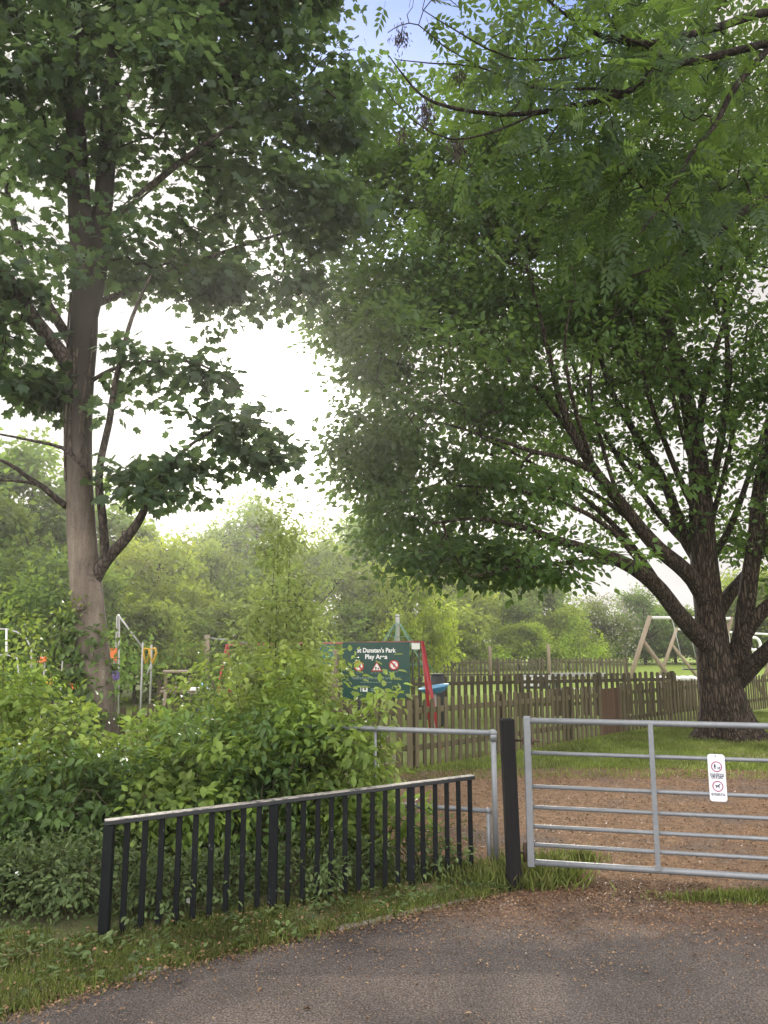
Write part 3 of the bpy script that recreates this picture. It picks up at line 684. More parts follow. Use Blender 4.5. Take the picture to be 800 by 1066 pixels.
MB().box((0.0, 0, (zs[0] + zs[-1]) / 2), (.05, .05, zs[0] - zs[-1] + .06), None, .006).build('stile', M['galv'], gate)
MB().box((gl_, 0, (zs[0] + zs[-1]) / 2), (.05, .05, zs[0] - zs[-1] + .06), None, .006).build('stile', M['galv'], gate)
for i, z in enumerate(zs):
    r = .021 if i in (0, len(zs) - 1) else .014
    MB().tube([(.02, 0, z), (gl_ - .02, 0, z)], r, 12).build('bar', M['galv'], gate)
# upright brace seen at x=680
rbx = ray(681, 830); tt = None
nrm = Vector((-gd.y, gd.x, 0)); e3 = Vector(EYE); rr_ = Vector(rbx); tt = (G0 - e3).dot(nrm) / rr_.dot(nrm); hit = e3 + rr_ * tt
bx_ = (hit - G0).dot(gd)
for xx in (bx_, bx_ * 2 + .05, ):
    MB().box((xx, -.022, (zs[0] + zs[-1]) / 2), (.034, .012, zs[0] - zs[-1]), None, .002).build('upright', M['galv'], gate)
h1 = MB(); h1.tube([(-.1, .0, zs[0] - .14), (.09, 0, zs[0] - .14)], .009, 8).box((-.03, 0, zs[0] - .14), (.012, .05, .05), None, .003); h1.tube([(.035, 0, zs[0] - .165), (.035, 0, zs[0] - .115)], .014, 8); h1.build('hinge', M['rust'], gate)
h2 = MB(); h2.tube([(-.1, .0, zs[-1] + .06), (.03, 0, zs[-1] + .06)], .009, 8).tube([(-.04, 0, zs[-1] + .0), (-.04, 0, zs[-1] + .13)], .013, 8); h2.build('hinge', M['rust'], gate)

# ------------------------------------------------------------------ lettering helper
def text_mesh(name, s, size, mat, parent, loc, align='CENTER', sx=1.0, bold=0.0):
    cu = bpy.data.curves.new(name, 'FONT'); cu.body = s; cu.size = size; cu.align_x = align; cu.align_y = 'CENTER'; cu.extrude = 0.0; cu.offset = bold
    tmp = bpy.data.objects.new('tmp', cu); COL.objects.link(tmp)
    dg = bpy.context.evaluated_depsgraph_get(); me = bpy.data.meshes.new_from_object(tmp.evaluated_get(dg))
    bpy.data.objects.remove(tmp); bpy.data.curves.remove(cu)
    me.transform(Matrix.Translation(Vector(loc)) @ Matrix.Rotation(PI / 2, 4, 'X') @ Matrix.Diagonal((sx, 1, 1, 1)))
    me.name = name
    return link(name, me, mat, parent)
def circ(c, r, n=20): return [(c[0] + r * math.sin(2 * PI * k / n), c[1] + r * math.cos(2 * PI * k / n)) for k in range(n)]
DOG = [(-.5, .1), (-.42, .22), (-.05, .2), (.2, .24), (.32, .45), (.36, .62), (.46, .52), (.66, .46), (.64, .36), (.46, .32), (.4, .1), (.4, -.45), (.28, -.45), (.24, -.08), (-.18, -.08), (-.26, -.45), (-.4, -.45), (-.36, -.05), (-.6, .3), (-.66, .26)]
MAN = [(-.12, .42), (.14, .42), (.22, .2), (.42, .02), (.36, -.06), (.14, .1), (.12, -.1), (.16, -.6), (.04, -.6), (0, -.14), (-.04, -.6), (-.16, -.6), (-.12, -.1), (-.14, .1), (-.24, -.08), (-.32, -.02), (-.2, .25)]
def glyph(mb, poly, c, s, y0, y1, flip=1): mb.plate([(c[0] + flip * p[0] * s, c[1] + p[1] * s) for p in poly], y0, y1)

# small notice on the gate
na = at(736.5, 786, gY); 
def gate_x(px, py):
    r = Vector(ray(px, py)); t = (G0 + nrm * -.03 - e3).dot(nrm) / r.dot(nrm); h = e3 + r * t; return (h - G0).dot(gd), h.z
x0_, z1_ = gate_x(736.5, 785); x1_, z0_ = gate_x(758, 835)
SW, SH = x1_ - x0_, z1_ - z0_
nt_ = empty('notice', Vector(G0) + gd * (x0_ + SW / 2) - nrm * .0185 + Vector((0, 0, z0_)), math.atan2(gd.y, gd.x), 'small white dog notice with two red-ringed pictures hung on the metal gate', 'notice')
outl = []
cr = .018
for cx, cz, a0 in ((SW / 2 - cr, SH - cr, 0), (SW / 2 - cr, cr, 90), (-SW / 2 + cr, cr, 180), (-SW / 2 + cr, SH - cr, 270)):
    for k in range(5): a = math.radians(a0 + k * 22.5); outl.append((cx + cr * math.sin(a), cz + cr * math.cos(a)))
MB().plate(outl, -.004, 0.0).build('panel', M['sign_white'], nt_)
def S(u, v): return (-SW / 2 + u * SW, SH * (1 - v))
for v in (.265, .68): MB().ring(S(.5, v), SW * .265, SW * .315, -.006, -.0045).build('ring', M['ring_red'], nt_)
m_ = MB(); c = S(.4, .265); glyph(m_, MAN, c, SW * .22, -.006, -.0045); m_.plate(circ((c[0], c[1] + SW * .13), SW * .035, 12), -.006, -.0045)
glyph(m_, DOG, S(.62, .295), SW * .15, -.006, -.0045); m_.build('picture', M['ink'], nt_); m_ = MB(); glyph(m_, DOG, S(.49, .68), SW * .24, -.006, -.0045); m_.build('picture', M['ink'], nt_); m_ = MB()
glyph(m_, [(-.5, -.2), (0, .5), (.5, -.2), (.2, -.1), (0, .1), (-.2, -.1)], S(.47, .045), SW * .12, -.006, -.0045)
m_.build('crest', M['ink'], nt_)
for s, v, hgt in (('PLEASE KEEP DOGS', .445, .026), ('ON A LEAD', .495, .026), ('NO FOULING AT ALL', .855, .023)):
    L = SW * (.8 if len(s) > 10 else .68)
    o = text_mesh('lettering', s, hgt * 1.0, M['ink'], nt_, (0, -.005, SH * (1 - v)), sx=1.0, bold=0.0006)
    wd = max(vv.co.x for vv in o.data.vertices) - min(vv.co.x for vv in o.data.vertices)
    o.data.transform(Matrix.Diagonal((L / wd, 1, 1, 1)))
# ------------------------------------------------------------------ picket fences
def picket_mesh(name, w, h, t, pointed=True):
    mb = MB(); a = .03
    mb.plate([(-w / 2, 0), (w / 2, 0), (w / 2, h - a), (w / 4, h - .008), (0, h), (-w / 4, h - .008), (-w / 2, h - a)], -t / 2, t / 2)
    bmesh.ops.recalc_face_normals(mb.bm, faces=mb.bm.faces); me = bpy.data.meshes.new(name); mb.bm.to_mesh(me); mb.bm.free(); return me
def fence(A, B, hA, hB, pitch, w, mat, label, post_every=1.8, side=-1, group=None, post_h=.08, skip=None):
    A = np.array(A[:2]); B = np.array(B[:2]); L = np.linalg.norm(B - A); d = (B - A) / L
    root = empty('picket_fence', (A[0], A[1], 0), math.atan2(d[1], d[0]), label, 'fence', group)
    me = picket_mesh('picket', w, 1.0, .02); me.materials.append(mat)
    n = int(L / pitch)
    for i in range(n + 1):
        x = i * pitch
        if skip and skip[0] < x < skip[1]: continue
        h = hA + (hB - hA) * x / L
        o = bpy.data.objects.new('picket', me); COL.objects.link(o); o.parent = root
        o.location = (x + random.uniform(-.008, .008), side * .03, .03 + random.uniform(-.012, .012)); o.scale = (random.uniform(.93, 1.05), 1, h + random.uniform(-.015, .012) - .03)
        o.rotation_euler = (random.uniform(-.012, .012), random.uniform(-.014, .014), 0)
    for f in (.3, .82):
        MB().bar((0, 0, hA * f), (L, 0, hB * f), .038, .075, .004).build('rail', mat, root)
    k = max(1, round(L / post_every))
    for i in range(k + 1):
        x = L * i / k; h = hA + (hB - hA) * x / L
        MB().box((x, .055, (h + post_h) / 2 - .1), (.09, .075, h + post_h + .2), None, .006).build('post', mat, root)
    return root
FA = gp(433, 801); FB = gp(735, 749); dF = (FB - FA) / np.linalg.norm(FB - FA); FE = FA + dF * 13.6
hFA = z_of(433, 727, FA); hFB = z_of(735, 707.5, FB)
FL = at(95, 800, FA[1] - 1.2); FL[2] = 0
# brown boarded section of the diagonal run
def along(px, py):
    r = ray(px, py); n_ = np.array([-dF[1], dF[0]]); t = (FA[:2] - EYE[:2]).dot(n_) / r[:2].dot(n_); h = EYE + r * t; return (h - FA)[:2].dot(dF[:2]), h[2]
sx0, _ = along(623, 735); sx1, _ = along(645, 735)
fence(FA, FE, hFA, hFB * 1.0, .15, .066, M['fence'], 'weathered picket fence running diagonally from the green sign back past the big tree', 1.85, -1, post_h=.02, skip=(sx0 + .02, sx1 - .02))
fence(FL, FA, hFA * 1.0, hFA, .16, .08, M['fence'], 'mossy picket fence behind the green shrubs, in front of the green sign', 1.9, -1, post_h=.04)
rzF = math.atan2(dF[1], dF[0])
pg = empty('fence_gate', (FA[0] + dF[0] * sx0, FA[1] + dF[1] * sx0, 0), rzF, 'red-brown close-boarded gate in the diagonal picket fence', 'gate')
gw = sx1 - sx0; nb = 7; hh = hFA * .86
for i in range(nb):
    MB().box(((i + .5) * gw / nb, -.03, .05 + hh / 2), (gw / nb * .94, .022, hh + random.uniform(-.01, .01)), None, .003).build('board', M['fence_brown'], pg)
for f in (.3, .8): MB().box((gw / 2, .0, hh * f), (gw, .036, .075)).build('rail', M['fence_brown'], pg)
# middle and far fences
MA = at(166, 716, 15.6); MBp = at(702, 716, 18.6)
fence(MA, MBp, z_of(170, 708.5, MA), z_of(700, 699, MBp), .15, .082, M['fence_far'], 'brown picket fence across the play area, behind the blue bowl', 1.9, -1, post_h=.01)
WA = at(428, 690, 33); WB = at(653, 690, 33)
fence(WA, WB, z_of(430, 686, WA), z_of(650, 684.5, WB), .155, .085, M['fence_far'], 'farthest picket fence in front of the bright field', 2.0, -1, post_h=.02)
WL = at(150, 700, 30)
fp = M['pale_wood']
for px, top, lab in ((510, 673, 'tall pale timber post standing by the far fence, nearer the green sign'), (571, 671, 'tall pale timber post standing by the far fence, nearer the big tree')):
    p = at(px, top, 31.5); e = empty('timber_post', (p[0], p[1], 0), 0, lab, 'post', 'tall timber posts by the far fence')
    MB().tube([(0, 0, -.1), (0, 0, p[2] - .02), (0, 0, p[2])], [.075, .07, .055], 12).build('shaft', fp, e)

# ------------------------------------------------------------------ play area sign
SY = FA[1] + .35
c0 = at(357, 668.5, SY); c1 = at(427, 727, SY); W_ = c1[0] - c0[0]; H_ = c0[2] - c1[2]
sg = empty('park_sign', ((c0[0] + c1[0]) / 2, SY, 0), 0, 'dark green board headed St Dunstan\'s Park Play Area above the picket fence', 'sign')
zb = c1[2]
sb = MB(); sb.box((0, 0, zb + H_ / 2), (W_, .02, H_), None, .004); sb.build('board', M['sign_green'], sg)
for s in (-1, 1): MB().tube([(s * W_ * .36, .045, -.1), (s * W_ * .36, .045, zb + H_ * .97)], .03, 12).build('post', M['dark_panel'], sg)
def Q(u, v): return (-W_ / 2 + u * W_, zb + H_ * (1 - v))
y0, y1 = -.0135, -.0115
def fit(o, width, cx):
    xs = [v.co.x for v in o.data.vertices]; w = max(xs) - min(xs); o.data.transform(Matrix.Translation((cx, 0, 0)) @ Matrix.Diagonal((width / w, 1, 1, 1)))
o = text_mesh('lettering', "St Dunstan's Park", .088, M['letter'], sg, (0, y0, Q(0, .15)[1]), bold=.0026); fit(o, W_ * .58, Q(.5, 0)[0])
o = text_mesh('lettering', "Play Area", .088, M['letter'], sg, (0, y0, Q(0, .265)[1]), bold=.0026); fit(o, W_ * .33, Q(.5, 0)[0])
pc = MB(); pr = MB(); pk = MB()
ic = [Q(.245, .43), Q(.51, .45), Q(.765, .41)]; ir = W_ * .068
for i in (0, 2): pc.plate(circ(ic[i], ir * .84, 24), y0, y1); pr.ring(ic[i], ir * .8, ir * 1.08, y0 - .002, y1)
tri = lambda c, r: [(c[0], c[1] + r * 1.25), (c[0] + r * 1.2, c[1] - r * .85), (c[0] - r * 1.2, c[1] - r * .85)]
pr.plate(tri(ic[1], ir * 1.0), y0, y1); pc.plate(tri(ic[1], ir * .72), y0 - .002, y0 - .0005)
glyph(pk, DOG, ic[0], ir * .75, y0 - .003, y0 - .0005); glyph(pk, MAN, (ic[1][0] - ir * .2, ic[1][1] - ir * .2), ir * .75, y0 - .004, y0 - .0025); glyph(pk, MAN, (ic[1][0] + ir * .35, ic[1][1] - ir * .32), ir * .55, y0 - .004, y0 - .0025, -1)
glyph(pk, [(-.2, -.6), (.1, -.6), (.15, .1), (.5, .5), (.35, .6), (0, .25), (-.1, .6), (-.25, .5), (-.15, 0)], ic[2], ir * .7, y0 - .003, y0 - .0005)
s45 = .707 * ir
pr.plate([(ic[0][0] - s45 - .005, ic[0][1] + s45 - .008), (ic[0][0] - s45 + .01, ic[0][1] + s45 + .006), (ic[0][0] + s45 + .005, ic[0][1] - s45 + .008), (ic[0][0] + s45 - .01, ic[0][1] - s45 - .006)], y0 - .006, y0 - .004)
pr.plate([(ic[2][0] - s45 - .005, ic[2][1] + s45 - .008), (ic[2][0] - s45 + .01, ic[2][1] + s45 + .006), (ic[2][0] + s45 + .005, ic[2][1] - s45 + .008), (ic[2][0] + s45 - .01, ic[2][1] - s45 - .006)], y0 - .006, y0 - .004)
pc.build('symbol_ground', M['letter'], sg); pr.build('symbol_red', M['sign_red'], sg); pk.build('symbol_figure', M['ink'], sg)
fl = MB(); rs = random.Random(3)
def words(u0, u1, v, hgt):
    x = u0
    while x < u1 - .01:
        w = min(rs.uniform(.018, .05), u1 - x); a = Q(x, v); fl.plate([(a[0], a[1] - hgt), (a[0] + w * W_, a[1] - hgt), (a[0] + w * W_, a[1] + hgt), (a[0], a[1] + hgt)], y0, y1); x += w + .012
for u0, u1, v, h in ((.2, .3, .55, .004), (.42, .61, .55, .004), (.7, .84, .53, .004), (.14, .86, .635, .006), (.16, .84, .655, .004), (.27, .75, .715, .005), (.42, .56, .83, .006), (.42, .6, .86, .006)): words(u0, u1, v, h)
fl.build('small_print', M['faint'], sg)
lg = MB(); a = Q(.3, .88); b = Q(.375, .78); lg.plate([a, (b[0], a[1]), b, (a[0], b[1])], y0, y1); a = Q(.27, .88); b = Q(.28, .78); lg.plate([a, (b[0], a[1]), b, (a[0], b[1])], y0, y1); lg.build('crest', M['letter'], sg)
lk = MB(); glyph(lk, [(-.3, -.5), (.3, -.5), (.35, .1), (.12, .2), (.2, .5), (-.2, .5), (-.12, .2), (-.35, .1)], Q(.338, .83), W_ * .04, y0 - .003, y0 - .0005); lk.build('crest_figure', M['ink'], sg)

# ------------------------------------------------------------------ play equipment
def L3(p, o): return Vector((p[0] - o[0], p[1] - o[1], p[2]))
# red toddler swing frame
YS = 13.6
a = at(237, 671.5, YS); b = at(440, 668, YS - .4); o0 = (a[0], a[1], 0)
sw = empty('toddler_swing', o0, 0, 'red metal swing frame with faded top bar behind the green sign', 'swing')
MB().tube([L3(a, o0), L3(b, o0)], .018, 12).build('top_bar', M['pink'], sw)
for p, e1, e2 in ((a, (228, 730), (236, 730)), (b, (450, 728), (447, 731))):
    for (ex, ey), dy in ((e1, -.45), (e2, .5)):
        f = at(ex, ey, p[1]); dirv = (f - p) / (p[2] - f[2]); ft = p + dirv * p[2]; ft[1] += dy
        ft[2] = -.05; mid = p + np.array([0, 0, 0])
        MB().tube([L3(p, o0), L3(ft, o0)], .03, 12).build('leg', M['red'], sw)
for k in (.3, .7):
    m0 = a * (1 - k) + b * k
    ch = MB(); ch.tube([L3(m0 + [-.15, 0, 0], o0), L3(m0 + [-.13, 0, -1.2], o0)], .008, 6); ch.tube([L3(m0 + [.15, 0, 0], o0), L3(m0 + [.13, 0, -1.2], o0)], .008, 6); ch.build('chain', M['pole'], sw)
    MB().box(L3(m0 + [0, 0, -1.2], o0), (.34, .26, .05), None, .015).box(L3(m0 + [0, .12, -1.08], o0), (.34, .03, .22), None, .01).build('seat', M['dark_panel'], sw)
# blue bowl spinner
BY = 14.4; bc = at(452, 716, BY); br = (at(468, 716, BY)[0] - at(437, 716, BY)[0]) / 2
bs_ = empty('spinner_bowl', (bc[0], bc[1], 0), 0, 'tilted blue plastic spinner bowl on a short pole', 'spinner')
prof = [(0.02, -.2), (.45, -.19), (.75, -.12), (.93, -.02), (1.0, .03), (.9, .02), (.7, -.06), (.4, -.13), (.02, -.14)]
def lathe(prof, r, c, tilt, n=28):
    mb = MB(); R = Matrix.Rotation(tilt, 4, 'Y'); rings = []
    for pr_, pz in prof: rings.append([mb.bm.verts.new(Vector(c) + R @ Vector((pr_ * r * math.cos(2 * PI * k / n), pr_ * r * math.sin(2 * PI * k / n), pz * r * 2))) for k in range(n)])
    for A, B in zip(rings[:-1], rings[1:]):
        for k in range(n): f = mb.bm.faces.new((A[k], A[(k + 1) % n], B[(k + 1) % n], B[k])); f.smooth = True
    return mb
lathe(prof, br, (0, 0, bc[2]), -.16).build('bowl', M['blue'], bs_)
lathe([(.97, .01), (1.04, .02), (1.05, .05), (1.0, .06), (.95, .04), (.97, .01)], br, (0, 0, bc[2]), -.16).build('rim', M['blue_rim'], bs_)
MB().tube([(0, 0, -.1), (0, 0, bc[2] - .08)], .045, 12).build('pole', M['pole'], bs_)
# dark bin-like drum behind the bowl
d = at(456, 709, 16.0); dr = empty('litter_bin', (d[0], d[1], 0), 0, 'dark round litter bin behind the blue bowl', 'bin')
zt = at(456, 702.5, 16)[2]
MB().tube([(0, 0, 0), (0, 0, .05), (0, 0, zt - .03), (0, 0, zt)], [.1, .13, .14, .12], 18).build('body', M['dark_panel'], dr)
MB().tube([(0, 0, zt), (0, 0, zt + .025)], [.15, .13], 18).build('lid', M['dark_panel'], dr)
# rope pyramid
p = at(414, 641, 27); rp = empty('rope_pyramid', (p[0], p[1], 0), 0, 'climbing net of green ropes around a pale central mast', 'climbing net')
MB().tube([(0, 0, -.1), (0, 0, p[2] - .15), (0, 0, p[2])], [.085, .08, .07], 12).ball((0, 0, p[2]), .1, (1, 1, .5)).build('mast', M['pole'], rp)
rope = MB(); top = Vector((0, 0, p[2] - .15)); foot = [Vector((1.75 * math.cos(2 * PI * (k + .3) / 6), 1.75 * math.sin(2 * PI * (k + .3) / 6), .1)) for k in range(6)]
for f in foot: rope.tube([top, top.lerp(f, .5) + Vector((0, 0, -.05)), f], .022, 6)
for t in (.25, .45, .65, .85):
    rg = [top.lerp(f, t) for f in foot]
    for k in range(6): rope.tube([rg[k], rg[(k + 1) % 6]], .014, 5)
rope.build('net', M['rope'], rp)
# white notice beyond the red swing
p = at(433, 671.5, 24); ntc = empty('notice_board', (p[0], p[1], 0), 0, 'small white notice board between the green sign and the red swing leg', 'notice')
hw = (at(437, 671, 24)[0] - at(428.5, 671, 24)[0]) / 2
MB().box((0, 0, p[2]), (hw * 2, .03, .26), None, .004).build('panel', M['white'], ntc)
for s in (-1, 1): MB().box((s * hw * .8, .035, (p[2] + .1) / 2), (.05, .035, p[2] + .1)).build('post', M['dark_panel'], ntc)
MB().plate([(-hw * .8, p[2] + .04), (-hw * .5, p[2] + .1), (-hw * .2, p[2] + .04), (hw * .1, p[2] + .1), (hw * .4, p[2] + .04), (hw * .8, p[2] + .1), (hw * .8, p[2] + .13), (-hw * .8, p[2] + .13)], -.019, -.0165).build('printed_band', M['dark_panel'], ntc)
# wooden swings on the right
def timber_swing(apA, apB, Yg, spread, label, legsA, both=True, seat=None):
    o0 = (apA[0], apA[1], 0); r = empty('timber_swing', o0, 0, label, 'swing', 'timber framed swings in the play area')
    a3, b3 = L3(apA, o0), L3(apB, o0)
    MB().tube([a3 + Vector((0, 0, .0)), b3], .05, 12).build('top_beam', M['white'], r)
    for ap in ((a3, b3) if both else (a3,)):
        for s, t0 in ((-1, 0), (1, .28)):
            ft = Vector((ap.x + s * spread, ap.y + s * .25, -.1)); st = ap if s < 0 else ap.lerp(Vector((ap.x - spread, ap.y - .25, -.1)), t0)
            MB().tube([st + Vector((0, 0, .05 if s < 0 else 0)), ft], [.066, .075], 12).build('leg', M['pale_wood'], r)
    if seat:
        for k, sway in seat:
            m0 = a3.lerp(b3, k); ch = MB()
            dv = (b3 - a3).normalized() * .25
            for s in (-1, 1): ch.tube([m0 + dv * s, m0 + dv * s + Vector((sway, 0, -1.55))], .012, 6)
            ch.build('chain', M['pole'], r)
            MB().box(m0 + Vector((sway, 0, -1.57)), (.5, .2, .04), None, .01).build('seat', M['dark_panel'], r)
    return r
A1 = at(677, 643, 24); B1 = at(762, 644, 24.6)
timber_swing(A1, B1, 24, 1.05, 'nearer timber A-frame swing left of the big trunk', None, True, ((.35, .28), (.72, 0)))
A2 = at(705, 655, 33); B2 = at(812, 661, 35.0)
timber_swing(A2, B2, 33, 1.05, 'farther timber A-frame swing half hidden behind the big trunk', None, True, ((.45, 0),))
p = at(785, 671, 30); cr_ = empty('cradle_seat', (p[0], p[1], 0), 0, 'white curled cradle seat on a stand right of the big trunk', 'play seat')
cu = [(.25 * math.cos(t) * (1 - t / 16), 0, p[2] + .3 * math.sin(t) * (1 - t / 16)) for t in np.linspace(-.5, 5.2, 26)]
MB().tube(cu, .06, 8).build('seat', M['white'], cr_); MB().tube([(0, .05, -.1), (0, .05, p[2] - .25)], .05, 10).build('stand', M['pole'], cr_)
# white-topped stepping posts
for i, px in enumerate((688, 703, 712, 720)):
    p = at(px, 704.5, 20); e = empty('stepping_post', (p[0], p[1], 0), 0, 'timber stepping post with a rounded white cap behind the diagonal fence', 'post', 'white-capped stepping posts')
    MB().tube([(0, 0, -.05), (0, 0, p[2] - .06)], .11, 12).build('shaft', M['pale_wood'], e)
    MB().ball((0, 0, p[2] - .05), .15, (1, 1, .55)).build('cap', M['white'], e)
# dark play panel with white zigzag
p = at(557, 709, 22); pp = empty('play_panel', (p[0], p[1], 0), 0, 'long dark low play panel with white zigzag pattern behind the fences', 'play panel')
hw = 16 * 22 / 800; zc = p[2]
MB().box((0, 0, zc), (hw * 2, .04, .42), None, .006).build('panel', M['dark_panel'], pp)
zz = MB()
for k in range(4):
    x = -hw * .85 + k * hw * .5; zz.plate([(x, zc - .14), (x + .1, zc - .14), (x + hw * .38, zc + .14), (x + hw * .38 - .1, zc + .14)], -.027, -.0225)
    zz.plate([(x, zc + .12), (x + .2, zc + .12), (x + .2, zc + .17), (x, zc + .17)], -.027, -.0225)
zz.build('zigzag', M['white'], pp)
for s in (-1, 1): MB().box((s * hw * .9, .045, (zc + .2) / 2), (.08, .04, zc + .2)).build('post', M['pale_wood'], pp)
p = at(605, 712, 21); pb = empty('bench', (p[0], p[1], 0), 0, 'pale slatted bench behind the diagonal fence right of the zigzag panel', 'bench')
bw = .75
for z in (.42,): 
    for k in range(3): MB().box((0, -.15 + k * .15, z), (bw * 2, .12, .035), None, .005).build('seat_slat', M['pole'], pb)
for k in range(2): MB().box((0, .24, .62 + k * .17), (bw * 2, .03, .1), None, .005).build('back_slat', M['pole'], pb)
for s in (-1, 1): MB().box((s * bw * .8, .0, .2), (.06, .4, .4)).box((s * bw * .8, .27, .42), (.05, .03, .84)).build('leg', M['dark_panel'], pb)
# pale post and teal panel left of the sign
p = at(350, 676, 12.6); e = empty('timber_post', (p[0], p[1], 0), 0, 'slim pale timber post just left of the green sign', 'post')
MB().tube([(0, 0, -.1), (0, 0, p[2] - .03), (0, 0, p[2])], [.045, .042, .03], 10).build('shaft', M['pale_wood'], e)
p = at(338, 680, 15); e = empty('play_panel', (p[0], p[1], 0), 0, 'teal play panel behind the leaves left of the green sign', 'play panel')
MB().box((0, 0, p[2]), (.4, .03, .42), None, .01).build('panel', M['teal'], e)
for s in (-1, 1): MB().box((s * .16, .035, p[2] / 2), (.05, .035, p[2])).build('post', M['pale_wood'], e)
# timber bar frame beyond the shrubs
p0 = at(216, 661, 22); p1 = at(263, 667, 22.5); e = empty('pull_up_bars', (p0[0], p0[1], 0), 0, 'timber pull-up frame with grey crossbar behind the shrubs', 'exercise frame'); o0 = p0
for p in (p0, p1): MB().tube([L3(p * [1, 1, 0] + [0, 0, -.1], o0), L3(p, o0)], [.09, .08], 10).build('post', M['pale_wood'], e)
MB().tube([L3(p0 - [0, 0, .08], o0), L3(p1 - [0, 0, .08], o0)], .03, 8).build('crossbar', M['galv'], e)
# white-grey cable frame with yellow grips, left
Yc = 15.5
ap = at(123.5, 641, Yc); o0 = ap; e = empty('exercise_machine', (ap[0], ap[1], 0), 0, 'pale metal exercise machine with yellow loop grips right of the smooth trunk', 'exercise machine')
def px3(px, py, Y=Yc): return L3(at(px, py, Y), o0)
def gnd(px, py): v = px3(px, py); return Vector((v.x, v.y, -.1))
MB().tube([gnd(122.5, 700), px3(122.5, 642), px3(124, 640)], .024, 10).tube([gnd(127, 700), px3(124.5, 641)], .016, 10).build('mast', M['pole'], e)
MB().tube([px3(124, 641), px3(136, 657), px3(150, 676)], .017, 10).build('arm', M['pole'], e)
MB().tube([gnd(149, 700), px3(149, 669)], .02, 10).tube([gnd(158, 700), px3(158, 690), px3(158, 671)], .02, 10).tube([px3(158, 690), px3(153, 703)], .016, 8).build('frame', M['pole'], e)
lo = MB()
for cx in (153, 160): lo.tube([px3(cx - 1, 691), px3(cx - 3.5, 680), px3(cx - 2.5, 675), px3(cx + 2, 675), px3(cx + 3, 679), px3(cx - 1, 691)], .022, 8)
lo.build('grip', M['yellow'], e)
e2 = empty('pennant_panel', tuple(at(118, 690, 15.0) * [1, 1, 0]), 0, 'orange pennant shaped panel against the right side of the smooth trunk', 'play panel'); o0 = at(118, 690, 15.0)
m_ = MB(); pts = [px3(108, 675.5, 15), px3(122, 674.5, 15), px3(122, 688.5, 15), px3(112, 682, 15)]; m_.plate([(v.x, v.z) for v in pts], -.012, .012); m_.build('panel', M['orange'], e2)
MB().tube([(px3(119, 690, 15).x, .045, -.1), (px3(119, 690, 15).x, .045, px3(119, 676, 15).z)], .03, 10).build('pole', M['pale_wood'], e2)
m_ = MB(); v = px3(119, 702, 15); m_.box((v.x, -.03, v.z), (.22, .03, .2), None, .02); m_.build('purple_box', M['purple'], e2)
# pale picnic table
p = at(186, 699, 13.2); e = empty('picnic_table', (p[0], p[1], 0), .25, 'pale grey picnic table half hidden behind the shrubs', 'picnic table')
zt = p[2]
MB().box((0, 0, zt), (.5, .5, .03), None, .006).build('table_top', M['pale_wood'], e)
for s in (-1, 1):
    MB().box((0, s * .5, zt - .3), (.55, .22, .035), None, .005).build('seat', M['pale_wood'], e)
    MB().bar((s * .2, -.5, 0), (s * .2, .15, zt - .03), .05, .05).bar((s * .2, .5, 0), (s * .2, -.15, zt - .03), .05, .05).build('leg', M['pale_wood'], e)
p = at(208, 719, 12.8); e = empty('ride_on_toy', (p[0], p[1], 0), .2, 'small white and blue ride-on toy on the grass behind the shrubs', 'ride-on toy'); z0 = p[2]
MB().box((0, 0, z0), (.34, .16, .1), None, .03).build('body', M['white'], e); MB().box((.08, 0, z0 + .08), (.14, .12, .08), None, .02).build('seat', M['blue_rim'], e)
MB().tube([(0, 0, -.05), (0, 0, z0 - .04)], .05, 10).build('spring', M['dark_panel'], e)
# spring rocker (lime and orange) left of trunk
Yr = 12.5; o0 = at(62, 705, Yr); e = empty('spring_rocker', (o0[0], o0[1], 0), 0, 'lime green and orange spring rocker left of the smooth trunk', 'spring rocker')
def pl(pts): return [(px3(x, y, Yr).x, px3(x, y, Yr).z) for x, y in pts]
MB().plate(pl([(40, 706), (48, 703), (50, 708), (58, 703), (66, 700), (70, 716), (60, 712), (54, 708), (48, 712), (42, 712)]), -.03, -.0).build('side_panel', M['lime'], e)
MB().plate(pl([(66, 702), (72, 698), (77, 704), (78, 718), (73, 728), (68, 716)]), .01, .04).build('side_panel', M['orange'], e)
MB().plate(circ((px3(53.5, 710, Yr).x, px3(53.5, 710, Yr).z), .045, 16), -.045, -.032).ring((px3(53.5, 710, Yr).x, px3(53.5, 710, Yr).z), .03, .05, -.052, -.046).build('wheel_disc', M['yellow'], e)
MB().tube([(px3(70, 700, Yr).x, .02, -.05), (px3(70, 700, Yr).x, .02, px3(70, 690, Yr).z)], .03, 10).build('handle_post', M['rust'], e)
MB().plate(pl([(33, 716), (37, 716), (36, 724), (33, 723)]), -.02, .02).plate(pl([(40, 720), (45, 720), (45, 725), (41, 725)]), -.02, .02).build('foot_rest', M['lime'], e)
MB().tube([(.0 + .09 * math.cos(t), .02 + .09 * math.sin(t), .02 + (px3(60, 712, Yr).z - .02) * t / 31.4) for t in np.linspace(0, 31.4, 80)], .016, 6).build('spring', M['dark_panel'], e)
